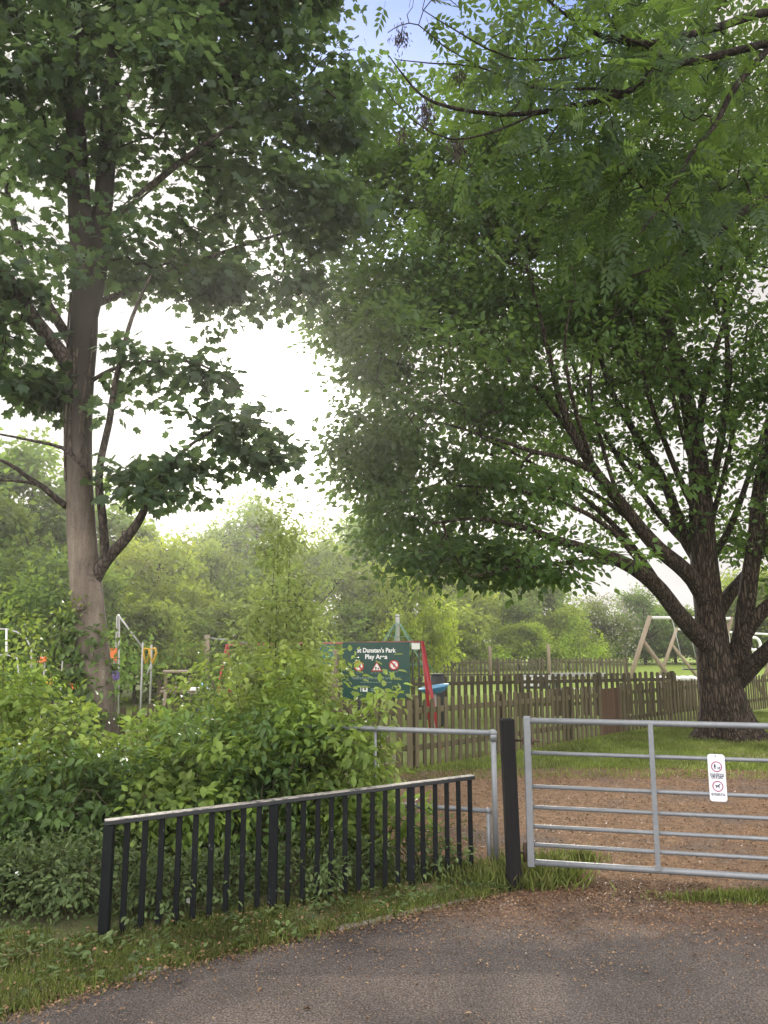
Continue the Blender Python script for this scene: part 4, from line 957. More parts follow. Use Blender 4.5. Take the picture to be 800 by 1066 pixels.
# orange leaf-shaped ornament on stalk
Yo = 13.5; o0 = at(46, 686, Yo); e = empty('leaf_ornament', (o0[0], o0[1], 0), 0, 'orange maple-leaf shaped play ornament on a thin stalk', 'play ornament')
MB().plate([(px3(x, y, Yo).x, px3(x, y, Yo).z) for x, y in ((38, 689), (42, 687), (42, 683), (46, 685), (47, 680), (49, 684), (53, 684), (50, 687), (45, 690))], -.02, .02).build('leaf', M['orange'], e)
MB().tube([(0, .04, -.05), (0, .04, px3(46, 688, Yo).z)], .015, 8).build('stalk', M['pole'], e)
o0 = at(66, 679, Yo); e = empty('ball_ornament', (o0[0], o0[1], 0), 0, 'small orange ball on a thin stalk left of the smooth trunk', 'play ornament')
MB().ball((0, 0, o0[2]), .05).build('ball', M['orange'], e); MB().tube([(0, 0, -.05), (0, 0, o0[2] - .04)], .013, 8).build('stalk', M['pole'], e)
# steel arch climber, far left
Ya = 17; o0 = at(0, 656, Ya); e = empty('arch_climber', (o0[0], o0[1], 0), 0, 'white steel arched climber at the far left edge behind the shrubs', 'climbing frame')
pts = [(-42, 664), (-25, 657), (-8, 655), (8, 655), (18, 658), (27, 664)]
MB().tube([gnd(-52, 690), px3(-48, 672, Ya)] + [px3(x, y, Ya) for x, y in pts] + [px3(33, 675, Ya), gnd(37, 690)], .018, 10).build('arch', M['pole'], e)
MB().tube([gnd(-42, 700)] + [px3(x, y + 27, Ya - .6) for x, y in pts[1:5]] + [gnd(30, 700)], .016, 10).build('arch', M['pole'], e)
MB().tube([px3(7, 655, Ya), px3(7, 682, Ya - .6)], .022, 8).build('rung', M['white'], e)
for (x0, y0_, x1, y1_) in ((30, 697, 33, 691), (44, 695, 48, 700)):
    pass

# ------------------------------------------------------------------ sycamore on the left
def px_limb(pts, Y0, step=.2):
    """limb through sight-line points: (px, py, dY, radius)"""
    return smooth_path([at(x, y, Y0 + d) for x, y, d, r in pts], [r for *_, r in pts], step)
def ellip(px, py, Y, rx, ry, rz, w=None): return (at(px, py, Y), (rx, ry, rz), w if w else (rx * ry * rz) ** .75)
def layered(blobs, rng, per, r, fl=.34, keepw=.35):
    out = [(c, R, w * keepw) for c, R, w in blobs]
    for c, R, w in blobs:
        m = float(np.mean(R)); n = max(2, int(per * min(1.6, m / 1.0 if m < 1.5 else m / 2.2)))
        for k in range(n):
            d = rng.normal(size=3); d /= np.linalg.norm(d); q = rng.random() ** .4
            rad = max(.22, r * m * rng.uniform(.6, 1.25)); out.append((np.asarray(c) + d * q * np.asarray(R), (rad, rad, rad * fl), w * (1 - keepw) / n))
    return out
def build_tree(name, label, cat_, limbs, blobs, nattr, rng, bark, leafmat, T, per, sig, size, twig_r, step=.3, shell=.35, keep=None, flare=None, droop=-.25, nrand=.6, flat=.6, maxlen=1e9, rough=.05, extra=None, sides=18, base_at=None, group=None, curl=.12, twigmat=None, lift=.08, limbmat=None):
    root = empty(name, (base_at[0], base_at[1], 0), 0, label, cat_, group)
    off = np.array([base_at[0], base_at[1], 0.0])
    ts = TubeSet()
    for i, (P, R) in enumerate(limbs):
        fl_ = None
        if i == 0 and flare: fl_ = flare[0] * np.exp(-np.maximum(P[:, 2], 0) / flare[1])
        k = sides if R[0] > .1 else (10 if R[0] > .04 else 7)
        if limbmat and i >= limbmat[1]:
            tl = TubeSet(); tl.add(P - off, R * .92, k, rng, rough if R[0] > .05 else .02, None); link('limb', tl.mesh('limb'), limbmat[0], root)
        else: ts.add(P - off, R, k, rng, rough if R[0] > .05 else .02, fl_)
    tr = link('trunk', ts.mesh('trunk'), bark, root)
    attr = sample_blobs(blobs, nattr, rng, shell, keep)
    if extra is not None: attr = np.vstack([attr, extra])
    ts2 = TubeSet()
    C, D = grow([(P, R) for P, R in limbs], attr, step, twig_r, rng, ts2, maxlen=maxlen, curl=curl, lift=lift)
    ts2.V = [v - off for v in ts2.V]
    link('branches', ts2.mesh('branches'), twigmat or bark, root)
    P, Dv, Nn, S_, ti = cluster_leaves(C, D, per, sig, rng, droop, 1.0, nrand, size, flat)
    link('crown', leaf_mesh('crown', P - off, Dv, Nn, S_, T, ti), leafmat, root)
    return root
rng = np.random.default_rng(21)
SB = gp(110, 836); Y0 = SB[1]
limbs = [px_limb([(113, 850, 0, .165), (112, 800, 0, .15), (106, 740, 0, .155), (98, 680, 0, .165), (91, 620, 0, .168), (85, 550, 0, .158), (82, 480, 0, .148), (83, 410, 0, .15), (87, 345, .05, .158), (88, 290, .05, .14), (84, 230, .05, .14), (80, 150, .1, .125), (79, 80, .15, .115), (80, 0, .2, .1), (85, -90, .3, .08), (95, -200, .5, .05)], Y0),
         px_limb([(90, 330, .05, .13), (99, 290, .12, .13), (106, 230, .2, .12), (112, 160, .3, .105), (117, 80, .4, .095), (125, 0, .5, .085), (140, -90, .7, .06), (165, -190, .9, .03)], Y0),
         px_limb([(82, 400, 0, .1), (62, 365, -.15, .095), (38, 335, -.4, .085), (12, 295, -.7, .075), (-20, 250, -1.0, .06), (-60, 190, -1.4, .04)], Y0),
         px_limb([(83, 370, 0, .07), (52, 320, .2, .06), (25, 270, .5, .05), (8, 200, .8, .04), (-5, 120, 1.0, .03)], Y0),
         px_limb([(92, 618, .02, .09), (103, 594, -.03, .085), (117, 576, -.1, .07), (132, 560, -.2, .06), (146, 540, -.25, .05), (158, 515, -.3, .042), (172, 490, -.35, .036), (200, 462, -.4, .02), (235, 440, -.4, .01)], Y0, .12),
         px_limb([(110, 582, -.1, .055), (107, 540, -.2, .05), (103, 500, -.25, .045), (107, 470, -.28, .042), (114, 440, -.3, .04), (119, 405, -.3, .036), (127, 370, -.25, .03), (138, 330, -.2, .024), (160, 280, -.1, .015)], Y0, .12),
         px_limb([(95, 500, -.1, .03), (84, 482, -.25, .028), (65, 466, -.4, .024), (35, 459, -.55, .018), (0, 452, -.7, .012), (-30, 450, -.8, .008)], Y0, .12),
         px_limb([(74, 530, 0, .045), (60, 520, -.15, .04), (45, 507, -.25, .034), (28, 496, -.35, .027), (8, 482, -.5, .02), (-25, 470, -.6, .012)], Y0, .12),
         px_limb([(46, 508, -.25, .02), (28, 502, -.3, .018), (0, 500, -.4, .014), (-30, 500, -.4, .01)], Y0, .12),
         px_limb([(90, 400, 0, .03), (118, 384, -.1, .026), (152, 377, -.2, .022), (195, 376, -.3, .018), (222, 386, -.35, .015), (240, 400, -.4, .012), (262, 410, -.4, .008)], Y0, .12),
         px_limb([(105, 240, .2, .06), (150, 200, .3, .05), (200, 160, .4, .04), (260, 120, .5, .028), (330, 90, .6, .015)], Y0),
         px_limb([(92, 320, .1, .055), (140, 300, .5, .045), (200, 275, .8, .035), (270, 250, 1.1, .022), (330, 235, 1.3, .012)], Y0),
         px_limb([(114, 130, .3, .05), (160, 60, .2, .04), (220, 10, .1, .03), (290, -20, 0, .015)], Y0)]
blobs = [ellip(205, 120, Y0 + .4, 1.4, 1.3, 1.15, 1.25), ellip(60, 70, Y0, 1.1, 1.3, 1.1), ellip(15, 300, Y0 - .5, .7, 1.0, .9, .35), ellip(170, 265, Y0 + .6, 1.15, 1.1, .62), ellip(285, 200, Y0 + .8, .75, .9, 1.05),
         ellip(270, 50, Y0 + .5, 1.15, 1.1, 1.0), ellip(205, 392, Y0 - .3, .36, .35, .1, .06), ellip(185, 425, Y0 - .35, .5, .4, .15, .1), ellip(238, 445, Y0 - .4, .45, .35, .14, .085), ellip(225, 480, Y0 - .35, .6, .4, .1, .095), ellip(160, 500, Y0 - .2, .36, .4, .13, .1), ellip(268, 475, Y0 - .4, .22, .25, .09, .05), ellip(165, 378, Y0 - .2, .3, .3, .1, .05), ellip(145, 440, Y0 - .1, .3, .4, .16, .07), ellip(190, 520, Y0 - .3, .3, .3, .1, .06), ellip(110, -100, Y0, 2.2, 1.8, 1.3, 1.9), ellip(15, 395, Y0 - .4, .55, .6, .45, .36), ellip(20, 180, Y0, .8, .9, .9, .4), ellip(255, -60, Y0 + .2, 1.6, 1.5, 1.0),
         ellip(120, 390, Y0 - .2, .4, .4, .4, .06), ellip(250, 320, Y0 + .8, .5, .6, .3, .12), ellip(330, 230, Y0 + 1.1, .6, .8, .75, .45), ellip(350, 110, Y0 + .9, .55, .8, .8, .4), ellip(85, 70, Y0 - .9, .55, .4, .3, .1), ellip(150, 50, Y0 - .9, .7, .4, .45, .2), ellip(315, 300, Y0 + .9, .5, .6, .3, .22)]
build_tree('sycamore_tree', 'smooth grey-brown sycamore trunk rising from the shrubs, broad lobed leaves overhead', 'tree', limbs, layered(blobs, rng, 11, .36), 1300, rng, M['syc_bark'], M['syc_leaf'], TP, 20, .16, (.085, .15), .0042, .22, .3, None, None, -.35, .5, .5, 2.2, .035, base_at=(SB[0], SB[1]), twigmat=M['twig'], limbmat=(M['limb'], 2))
syc = [o for o in scene.objects if o.name == 'sycamore_tree'][0]
kp = at(84, 631, Y0 - .2) - np.array([SB[0], SB[1], 0])
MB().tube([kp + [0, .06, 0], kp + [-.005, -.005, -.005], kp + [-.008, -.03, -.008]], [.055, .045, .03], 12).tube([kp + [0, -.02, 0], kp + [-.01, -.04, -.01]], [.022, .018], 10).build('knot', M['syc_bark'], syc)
rv = np.random.default_rng(3); vm_ = TubeSet(); Pt, Rt = limbs[0]
for k in range(9):
    z0, z1 = rv.uniform(3.3, 4.0), rv.uniform(4.4, 6.0); se = (Pt[:, 2] > z0) & (Pt[:, 2] < z1); a0 = rv.uniform(PI * 1.05, PI * 1.95); w = np.linspace(0, 1, se.sum()); an = a0 + rv.uniform(-.9, .9) * w + .15 * np.sin(w * 9 + k)
    if se.sum() < 3: continue
    vm_.add(Pt[se] + np.column_stack([np.cos(an), np.sin(an), an * 0]) * (Rt[se] * 1.04 + .008)[:, None] - np.array([SB[0], SB[1], 0]), np.full(se.sum(), rv.uniform(.006, .014)), 6)
link('dead_vine', vm_.mesh('dead_vine'), M['far_bark'], syc)
# ivy on the trunk
rng = np.random.default_rng(5)
main = limbs[0]; sel = (main[0][:, 2] > .2) & (main[0][:, 2] < 2.0)
Pm, Rm = main[0][sel], main[1][sel]; n = 2200; i = rng.integers(0, len(Pm), n); an = rng.normal(PI * 1.08, .55, n)
hf = 1 - (Pm[i][:, 2] / 2.3) ** 2; ok = rng.random(n) < np.clip(hf + .15, 0, 1); i, an = i[ok], an[ok]
nr = np.column_stack([np.cos(an), -np.abs(np.sin(an)) * .9 - .1 * np.sin(an), np.zeros(len(an))]); nr = unit(nr)
P = Pm[i] + nr * (Rm[i] * 1.06 + rng.uniform(.01, .17, len(i)) * (1.7 - Pm[i][:, 2] * .6))[:, None] + rng.normal(size=(len(i), 3)) * .03
D = np.column_stack([rng.normal(size=len(i)) * .5, rng.normal(size=len(i)) * .4, -np.ones(len(i))]) + nr * .4
iv = leaf_mesh('ivy', P, D, nr + rng.normal(size=P.shape) * .35, rng.uniform(.045, .085, len(i)), T_ovate(.42), rng.random(len(i)))
tag(link('ivy', iv, M['ivy_leaf']), 'glossy ivy climbing the lower left side of the smooth trunk', 'ivy')

# ------------------------------------------------------------------ big spreading tree on the right
rng = np.random.default_rng(31)
TBp = gp(757, 769); Y1 = TBp[1]
def sc(r): return r
limbs = [px_limb([(757, 776, 0, .44), (756, 760, 0, .41), (753, 735, 0, .38), (748, 705, 0, .35), (742, 670, 0, .29), (739, 635, 0, .26), (735, 600, 0, .25), (732, 560, 0, .23), (730, 515, 0, .2), (726, 470, .1, .17), (716, 420, .2, .14), (704, 370, .3, .11), (692, 320, .4, .085), (684, 260, .5, .06), (680, 190, .6, .035)], Y1, .25),
         px_limb([(760, 716, 0, .24), (769, 685, -.1, .2), (775, 645, -.25, .17), (780, 605, -.4, .16), (787, 560, -.5, .145), (790, 520, -.6, .14), (800, 460, -.7, .11), (815, 390, -.8, .08), (830, 310, -.9, .05)], Y1, .25),
         px_limb([(738, 672, -.1, .19), (720, 655, -.3, .17), (703, 635, -.5, .155), (688, 615, -.7, .15), (670, 598, -.9, .14), (648, 585, -1.1, .12), (615, 573, -1.4, .1), (580, 562, -1.7, .075), (540, 548, -2.0, .05), (495, 540, -2.3, .03), (450, 545, -2.6, .015)], Y1, .25),
         px_limb([(734, 625, -.1, .17), (722, 604, -.25, .16), (706, 588, -.4, .15), (686, 572, -.6, .14), (665, 548, -.8, .12), (645, 522, -1.0, .11), (622, 494, -1.2, .1), (604, 465, -1.4, .085), (592, 440, -1.5, .075), (582, 412, -1.6, .06), (572, 370, -1.7, .045), (560, 320, -1.8, .03), (545, 265, -1.9, .018)], Y1, .25),
         px_limb([(733, 590, .1, .14), (716, 565, .2, .12), (706, 540, .3, .11), (694, 505, .4, .1), (676, 475, .5, .09), (655, 440, .6, .075), (636, 405, .7, .06), (622, 360, .8, .045), (610, 300, .9, .025)], Y1, .25),
         px_limb([(746, 640, .0, .15), (760, 618, .15, .13), (778, 598, .3, .12), (790, 575, .4, .1), (805, 545, .5, .09), (830, 500, .7, .06), (860, 440, .9, .035)], Y1, .25),
         px_limb([(764, 690, -.1, .16), (775, 662, -.3, .14), (790, 641, -.5, .13), (808, 625, -.7, .11), (840, 605, -1.0, .08), (890, 580, -1.3, .045)], Y1, .25),
         px_limb([(766, 712, -.05, .17), (780, 697, -.3, .16), (795, 682, -.6, .14), (815, 665, -.9, .12), (850, 650, -1.3, .08), (900, 640, -1.8, .04)], Y1, .25),
         px_limb([(730, 540, 0, .1), (742, 500, -.2, .09), (752, 450, -.4, .075), (758, 390, -.5, .06), (755, 320, -.6, .04), (748, 240, -.7, .02)], Y1, .25),
         px_limb([(622, 494, -1.2, .06), (592, 478, -1.5, .05), (555, 470, -1.8, .04), (510, 455, -2.1, .028), (460, 440, -2.3, .015)], Y1, .25),
         px_limb([(604, 465, -1.4, .05), (575, 425, -1.3, .045), (540, 385, -1.2, .035), (500, 350, -1.1, .025), (450, 315, -1, .014)], Y1, .25),
         px_limb([(648, 585, -1.1, .06), (610, 585, -1.7, .05), (570, 588, -2.3, .035), (530, 592, -2.8, .02), (490, 600, -3.2, .01)], Y1, .25),
         px_limb([(726, 470, .1, .09), (735, 400, .5, .07), (760, 320, .9, .05), (790, 240, 1.2, .03)], Y1, .25),
         px_limb([(745, 575, .1, .08), (762, 545, .6, .07), (785, 480, 1.2, .05), (810, 400, 1.8, .03)], Y1, .25),
         px_limb([(704, 370, .3, .07), (670, 300, .2, .055), (640, 230, .1, .04), (600, 170, 0, .02)], Y1, .25),
         px_limb([(733, 585, .1, .075), (690, 540, .5, .065), (640, 470, .8, .05), (600, 390, 1.0, .035), (575, 300, 1.1, .015)], Y1, .25),
         px_limb([(730, 545, 0, .07), (700, 480, -.3, .06), (672, 400, -.5, .045), (655, 310, -.7, .02)], Y1, .25),
         px_limb([(727, 500, .1, .06), (705, 430, -.2, .05), (690, 350, -.4, .035), (700, 270, -.5, .015)], Y1, .25),
         px_limb([(703, 635, -.5, .07), (660, 570, -.5, .06), (610, 520, -.6, .048), (550, 480, -.7, .034), (490, 450, -.8, .015)], Y1, .25),
         px_limb([(688, 615, -.7, .06), (640, 555, -1.3, .05), (590, 525, -1.7, .04), (530, 510, -2.1, .028), (470, 505, -2.4, .012)], Y1, .25),
         px_limb([(665, 548, -.8, .055), (620, 515, -.4, .046), (560, 490, 0, .034), (500, 470, .3, .024), (430, 450, .5, .012)], Y1, .25),
         px_limb([(736, 560, 0, .065), (757, 480, .5, .05), (772, 400, .8, .035), (780, 320, 1.0, .015)], Y1, .25),
         px_limb([(622, 494, -1.2, .045), (600, 430, -2.0, .036), (588, 360, -2.5, .026), (600, 300, -2.8, .012)], Y1, .25),
         px_limb([(645, 522, -1.0, .045), (625, 455, -.6, .036), (615, 390, -.4, .026), (630, 320, -.2, .012)], Y1, .25),
         px_limb([(694, 505, .4, .06), (640, 470, 1.2, .05), (580, 440, 2.0, .04), (520, 400, 2.6, .025), (450, 370, 3.0, .012)], Y1, .25)]
blobs = [ellip(600, 320, Y1, 3.3, 3.4, 3.0), ellip(440, 430, Y1 - 1.2, 1.7, 2.3, 2.0), ellip(740, 270, Y1, 3.4, 3.6, 3.4, 11.5), ellip(500, 535, Y1 - 1.4, 2.0, 2.3, .75, 1.8), ellip(400, 300, Y1 - .5, 1.1, 1.8, 1.9), ellip(870, 430, Y1, 2.2, 3.0, 2.4, 3.0),
         ellip(640, 140, Y1, 4.0, 3.5, 2.4, 9.5), ellip(650, 490, Y1 + .3, 2.6, 3.0, 1.2, 1.5), ellip(580, 590, Y1 - 2.2, 1.7, 1.2, .4, .5), ellip(430, 565, Y1 - 1.8, 1.1, 1.3, .6, 1.0), ellip(500, 590, Y1 - 2.4, 1.4, 1.0, .3, .6), ellip(380, 470, Y1 - 1.0, .8, 1.2, 1.0, .9), ellip(372, 230, Y1 - .8, .75, 1.1, 1.5, 1.5), ellip(385, 130, Y1 - .5, .8, 1.1, 1.0, .9), ellip(362, 330, Y1 - .8, .6, 1.0, .7, .6), ellip(890, 560, Y1, 1.8, 2.2, 1.2, 1.6), ellip(800, 560, Y1 + 2.0, 1.4, 1.3, .8, .7), ellip(470, 190, Y1 - .2, 1.5, 2.0, 1.3, 2.0), ellip(780, 520, Y1 - .5, .9, 1.8, 1.1, .5)]
def keep_right(p):
    d = p - EYE; d = d / d.dot([0, CT, ST]); px = 400 + F * d[0]; py = 533 - F * d.dot([0, -ST, CT])
    return not (640 < px < 800 and 585 < py) and not (px < 350 and py > 380)
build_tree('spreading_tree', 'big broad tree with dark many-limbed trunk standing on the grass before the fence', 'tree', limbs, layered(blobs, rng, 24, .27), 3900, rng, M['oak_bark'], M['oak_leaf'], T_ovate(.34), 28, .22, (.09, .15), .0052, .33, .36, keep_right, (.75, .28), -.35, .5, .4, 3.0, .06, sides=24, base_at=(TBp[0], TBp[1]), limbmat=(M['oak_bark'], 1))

# ------------------------------------------------------------------ ash boughs overhead (trunk stands just outside the view)
rng = np.random.default_rng(41)
AX, AY = 5.3, 6.2
tr = smooth_path([(AX, AY, -.2), (AX, AY, 1.5), (AX - .05, AY, 3.2), (AX - .15, AY - .05, 4.8), (AX - .2, AY, 6.6), (AX - .1, AY, 8.5)], [.3, .26, .23, .2, .16, .09], .25)
def bough(pts, r0, r1, Y0b):
    q = [at(x, y, Y0b + d) for x, y, d in pts]
    return smooth_path(q, list(np.linspace(r0, r1, len(q))), .15)
limbs = [tr]
for pts, r0, r1, Yb in (
    ([(1015, 60, .3), (930, 120, .1), (860, 175, 0), (800, 205, -.1), (772, 222, -.2), (748, 243, -.3), (715, 262, -.4), (690, 276, -.5), (650, 290, -.6)], .06, .008, 6.2),
    ([(1010, -20, .2), (900, -5, 0), (800, 12, -.3), (742, 30, -.5), (680, 45, -.6), (640, 42, -.7), (612, 30, -.8), (590, 16, -.9), (565, -5, -1.0)], .05, .006, 5.8),
    ([(1000, -60, .2), (900, -10, 0), (830, 25, -.3), (770, 85, -.6), (745, 130, -.7), (720, 160, -.8), (695, 205, -.9), (665, 245, -1.0)], .045, .005, 6.0),
    ([(990, -30, -.1), (880, 20, -.4), (760, 55, -.8), (690, 72, -1.0), (650, 98, -1.1), (600, 110, -1.2), (560, 117, -1.3), (520, 119, -1.4), (470, 112, -1.5), (440, 100, -1.5), (420, 78, -1.5), (405, 58, -1.5)], .04, .004, 6.2),
    ([(690, 72, -1.0), (660, 95, -1.1), (620, 92, -1.2), (560, 92, -1.3), (500, 70, -1.4), (450, 66, -1.5), (412, 62, -1.5)], .015, .003, 6.2),
    ([(720, 250, -.3), (685, 215, -.5), (665, 190, -.6), (650, 170, -.7), (640, 145, -.8)], .016, .004, 6.2),
    ([(690, 60, -.9), (650, 40, -1.2), (590, 60, -1.4), (530, 60, -1.6), (480, 35, -1.8), (440, 10, -2.0)], .014, .003, 6.2),
    ([(500, 70, -1.4), (462, 48, -1.5), (436, 26, -1.55), (418, 26, -1.55), (404, 34, -1.55)], .006, .003, 6.2),
    ([(560, 117, -1.3), (520, 135, -1.5), (470, 145, -1.7), (430, 125, -1.8), (400, 92, -1.8)], .01, .003, 6.2)):
    limbs.append(bough(pts, r0, r1, Yb))
def keep_ash(p, lim=400):
    d = p - EYE; d = d / d.dot([0, CT, ST]); px = 400 + F * d[0]; py = 533 - F * d.dot([0, -ST, CT])
    return not (395 < px < 500 and 40 < py < 160 and rng.random() < .7) and px > lim
ex = []
for P, R in limbs[1:]:
    for k in range(len(P)):
        m = 2 if R[k] < .02 else 1
        if P[k][0] < .75 and rng.random() < .55: continue
        for _ in range(m):
            e_ = P[k] + rng.normal(size=3) * np.array([.3, .35, .22])
            if keep_ash(e_, 398): ex.append(e_)
ex = np.array(ex)
blobs = [ellip(640, 110, 5.2, .75, .7, .5), ellip(740, 130, 5.8, .6, .8, .7), ellip(520, 90, 5.0, .45, .5, .3, .12), ellip(600, 200, 5.6, .6, .7, .35), ellip(760, 40, 5.6, .7, .8, .4), ellip(690, 220, 5.8, .6, .7, .35), ellip(420, 40, 4.9, .2, .3, .2, .02), ellip(620, 20, 5.0, .6, .6, .3, .25)]
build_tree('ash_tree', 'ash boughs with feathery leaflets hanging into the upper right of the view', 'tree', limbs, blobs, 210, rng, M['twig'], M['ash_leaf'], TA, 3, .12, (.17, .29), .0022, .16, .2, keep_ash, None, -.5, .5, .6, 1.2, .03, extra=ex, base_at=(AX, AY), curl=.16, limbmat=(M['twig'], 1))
# hanging seed bunches
for px, py, n, L in ((443, 117, 80, .16), (476, 152, 50, .13), (420, 140, 26, .09), (418, 38, 50, .13), (478, 78, 24, .08)):
    c = at(px, py, 4.65); e = empty('seed_bunch', tuple(c), 0, {443: 'largest dark bunch of dry ash keys hanging before the blue sky', 476: 'smaller dark bunch of ash keys hanging just right of and below the largest bunch', 420: 'sparse little bunch of ash keys below and left of the largest bunch', 418: 'dark ash keys bunch up near the top beside the blue sky gap', 478: 'tiny ash keys bunch among leaves above and right of the largest bunch'}[px], 'seed bunch', 'ash key bunches')
    m = n * 3; P = rng.normal(size=(m, 3)) * np.array([.03, .03, L * .3]); D = rng.normal(size=(m, 3)) * .3; D[:, 2] -= 1
    link('keys', leaf_mesh('keys', P, D, rng.normal(size=(m, 3)), rng.uniform(.03, .05, m), T_quad(.12), np.zeros(m)), M['seedkey'], e)
    MB().tube([(0, 0, -.02), (.01, 0, L * .6), (.015, 0, L * .9)], .003, 5).build('stalk', M['twig'], e)

# ------------------------------------------------------------------ shrubs in front
def shrub(name, label, px, top, Y, rx, ry, rng, mat, T=TO, nattr=150, per=12, sig=.075, size=(.045, .085), stems=7, group=None, shell=.3, cat_='shrub', twig=.0022, zlow=.1, cone=False, flowers=0, droop=-.35):
    base = at(px, 900, Y); base[2] = 0; h = max(.26, at(px, top, Y)[2])
    root = empty(name, (base[0], base[1], 0), 0, label, cat_, group)
    hz = (h - zlow) / 2
    if cone: bl = [((0, 0, zlow + hz * (.5 + .42 * k)), (rx * (1 - .22 * k), ry * (1 - .22 * k), hz * .45), 1 - .2 * k) for k in range(4)]
    else: bl = [((0, 0, zlow + hz * .85), (rx, ry, hz * .95), 1.0)] + [((rng.normal() * rx * .5, rng.normal() * ry * .4, h * rng.uniform(.55, .8)), (rx * .45, ry * .45, h * .22), .25) for _ in range(4)] + [((rng.normal() * rx * .55, rng.normal() * ry * .45, h * rng.uniform(.98, 1.16)), (rx * .1, ry * .1, h * .1), .05) for _ in range(9)]
    at_ = sample_blobs(bl, nattr, rng, shell)
    limbs = []
    for s in range(stems):
        a = rng.random() * 2 * PI; q = rng.uniform(.25, .75)
        e = np.array([math.cos(a) * rx * q, math.sin(a) * ry * q, h * rng.uniform(.6, .88)])
        if cone: e *= np.array([.25, .25, 1.08])
        b0 = np.array([math.cos(a), math.sin(a), 0]) * .06 * rng.random()
        limbs.append(smooth_path([b0 - [0, 0, .05], b0 * 1.5 + e * np.array([.3, .3, .45]), e], [.012, .009, .004], .12))
    ts = TubeSet()
    for P, R in limbs: ts.add(P, R, 6)
    C, D = grow(limbs, at_, .12, twig, rng, ts, 3, .12, 0, 1.2)
    link('stems', ts.mesh('stems'), M['stem'], root)
    P, Dv, Nn, S_, ti = cluster_leaves(C, D, per, sig, rng, droop, 1.0, .5, size, .7)
    Nn = Nn + unit(P - np.array([0, 0, h * .4])) * .6; P[:, 2] = np.maximum(P[:, 2], .03)
    link('foliage', leaf_mesh('foliage', P, Dv, Nn, S_, T, ti), mat, root)
    if flowers:
        fm = MB()
        for k in range(flowers):
            a = rng.random() * 2 * PI - PI; p = Vector((math.cos(a) * rx * .9, -abs(math.sin(a)) * ry * .95, rng.uniform(.25, .8) * h)); s = rng.uniform(.008, .014)
            for q in range(5):
                b = 2 * PI * q / 5; fm.ball(p + Vector((math.cos(b) * s, -.01, math.sin(b) * s)), s * .8, (1, .35, 1))
        fm.build('flower', M['petal'], root)
    return root
rng = np.random.default_rng(51)
SHR = [
 ('leafy_shrub', 'dense leafy shrub at the far left edge behind the nettles', 5, 730, 6.9, .75, .6, 230),
 ('leafy_shrub', 'broad green shrub just left of the ivy-clad trunk', 44, 752, 6.5, .46, .5, 150),
 ('leafy_shrub', 'low bushy shrub at the left edge above the white-flowered nettles', 25, 800, 5.9, .7, .45, 200),
 ('leafy_shrub', 'rounded green shrub immediately right of the smooth trunk', 178, 766, 7.1, .5, .5, 150),
 ('leafy_shrub', 'shrub with pale tips behind the middle of the black railing', 222, 764, 6.9, .6, .5, 170),
 ('leafy_shrub', 'tall shrub behind the railing under the slender sapling', 285, 708, 7.3, .55, .5, 170),
 ('leafy_shrub', 'shrub against the mossy fence left of the green sign', 314, 716, 7.4, .42, .4, 110),
 ('leafy_shrub', 'shrub filling the space directly behind the railing\'s left half', 195, 797, 6.1, .6, .4, 170),
 ('leafy_shrub', 'shrub pressing on the railing near its middle post', 268, 770, 6.2, .5, .4, 170),
 ('leafy_shrub', 'shrub behind the railing\'s right half by the galvanised tube', 342, 742, 6.3, .42, .34, 150),
 ('leafy_shrub', 'low shrub at the foot of the smooth trunk', 112, 812, 6.3, .45, .4, 120),
 ('leafy_shrub', 'low dark shrub behind the railing\'s right end', 385, 830, 6.2, .32, .3, 80),
 ('leafy_shrub', 'loose shrub in front of the orange and lime rocker', 25, 722, 7.6, .7, .5, 70), ('leafy_shrub', 'loose shrub in front of the pale exercise machine', 172, 728, 7.9, .45, .5, 50), ('leafy_shrub', 'loose shrub in front of the red swing\'s left leg', 240, 700, 8.2, .5, .45, 60),
 ('leafy_shrub', 'tall loose shrub half veiling the white arch at the left edge', 0, 648, 8.6, .6, .5, 80), ('leafy_shrub', 'sparse tall shrub half veiling the orange ornament', 58, 672, 8.4, .55, .45, 60), ('leafy_shrub', 'sparse tall shrub half veiling the picnic table', 195, 694, 8.6, .6, .45, 60)]
for nm, lab, px, top, Y, rx, ry, n in SHR:
    shrub(nm, lab, px, top, Y, rx, ry, rng, M[('shrub_leaf', 'shrub_leaf_pale', 'shrub_leaf_deep')[len(lab) % 3]], (TO, T_ovate(.36), T_ovate(.25))[len(lab) % 3], int(n * .92), 13, .072, ((.05, .095), (.045, .08), (.05, .1))[len(lab) % 3], 8, 'leafy shrubs behind the railing')
shrub('sapling', 'tall airy pale green sapling rising behind the railing', 284, 530, 8.0, .66, .55, rng, M['sapling_leaf'], TO, 560, 9, .085, (.04, .075), 3, None, .15, 'sapling', .002, .5, True, droop=-.3)
shrub('sapling', 'thin sapling between the tall sapling and the green sign', 316, 612, 7.9, .28, .35, rng, M['sapling_leaf'], TO, 110, 9, .075, (.04, .07), 2, None, .15, 'sapling', .002, .4, True, droop=-.3)
shrub('leafy_shoot', 'slender shoot of larger leaves in front of the green sign', 398, 706, 6.7, .16, .16, rng, M['sapling_leaf'], TO, 34, 6, .07, (.06, .1), 2, None, .1, 'shoot', .002, .3, True)
shrub('leafy_shoot', 'leafy shoot just left of the upright tube barrier', 376, 730, 6.6, .2, .16, rng, M['shrub_leaf'], TO, 40, 7, .07, (.06, .1), 2, None, .1, 'shoot', .002, .3, True)
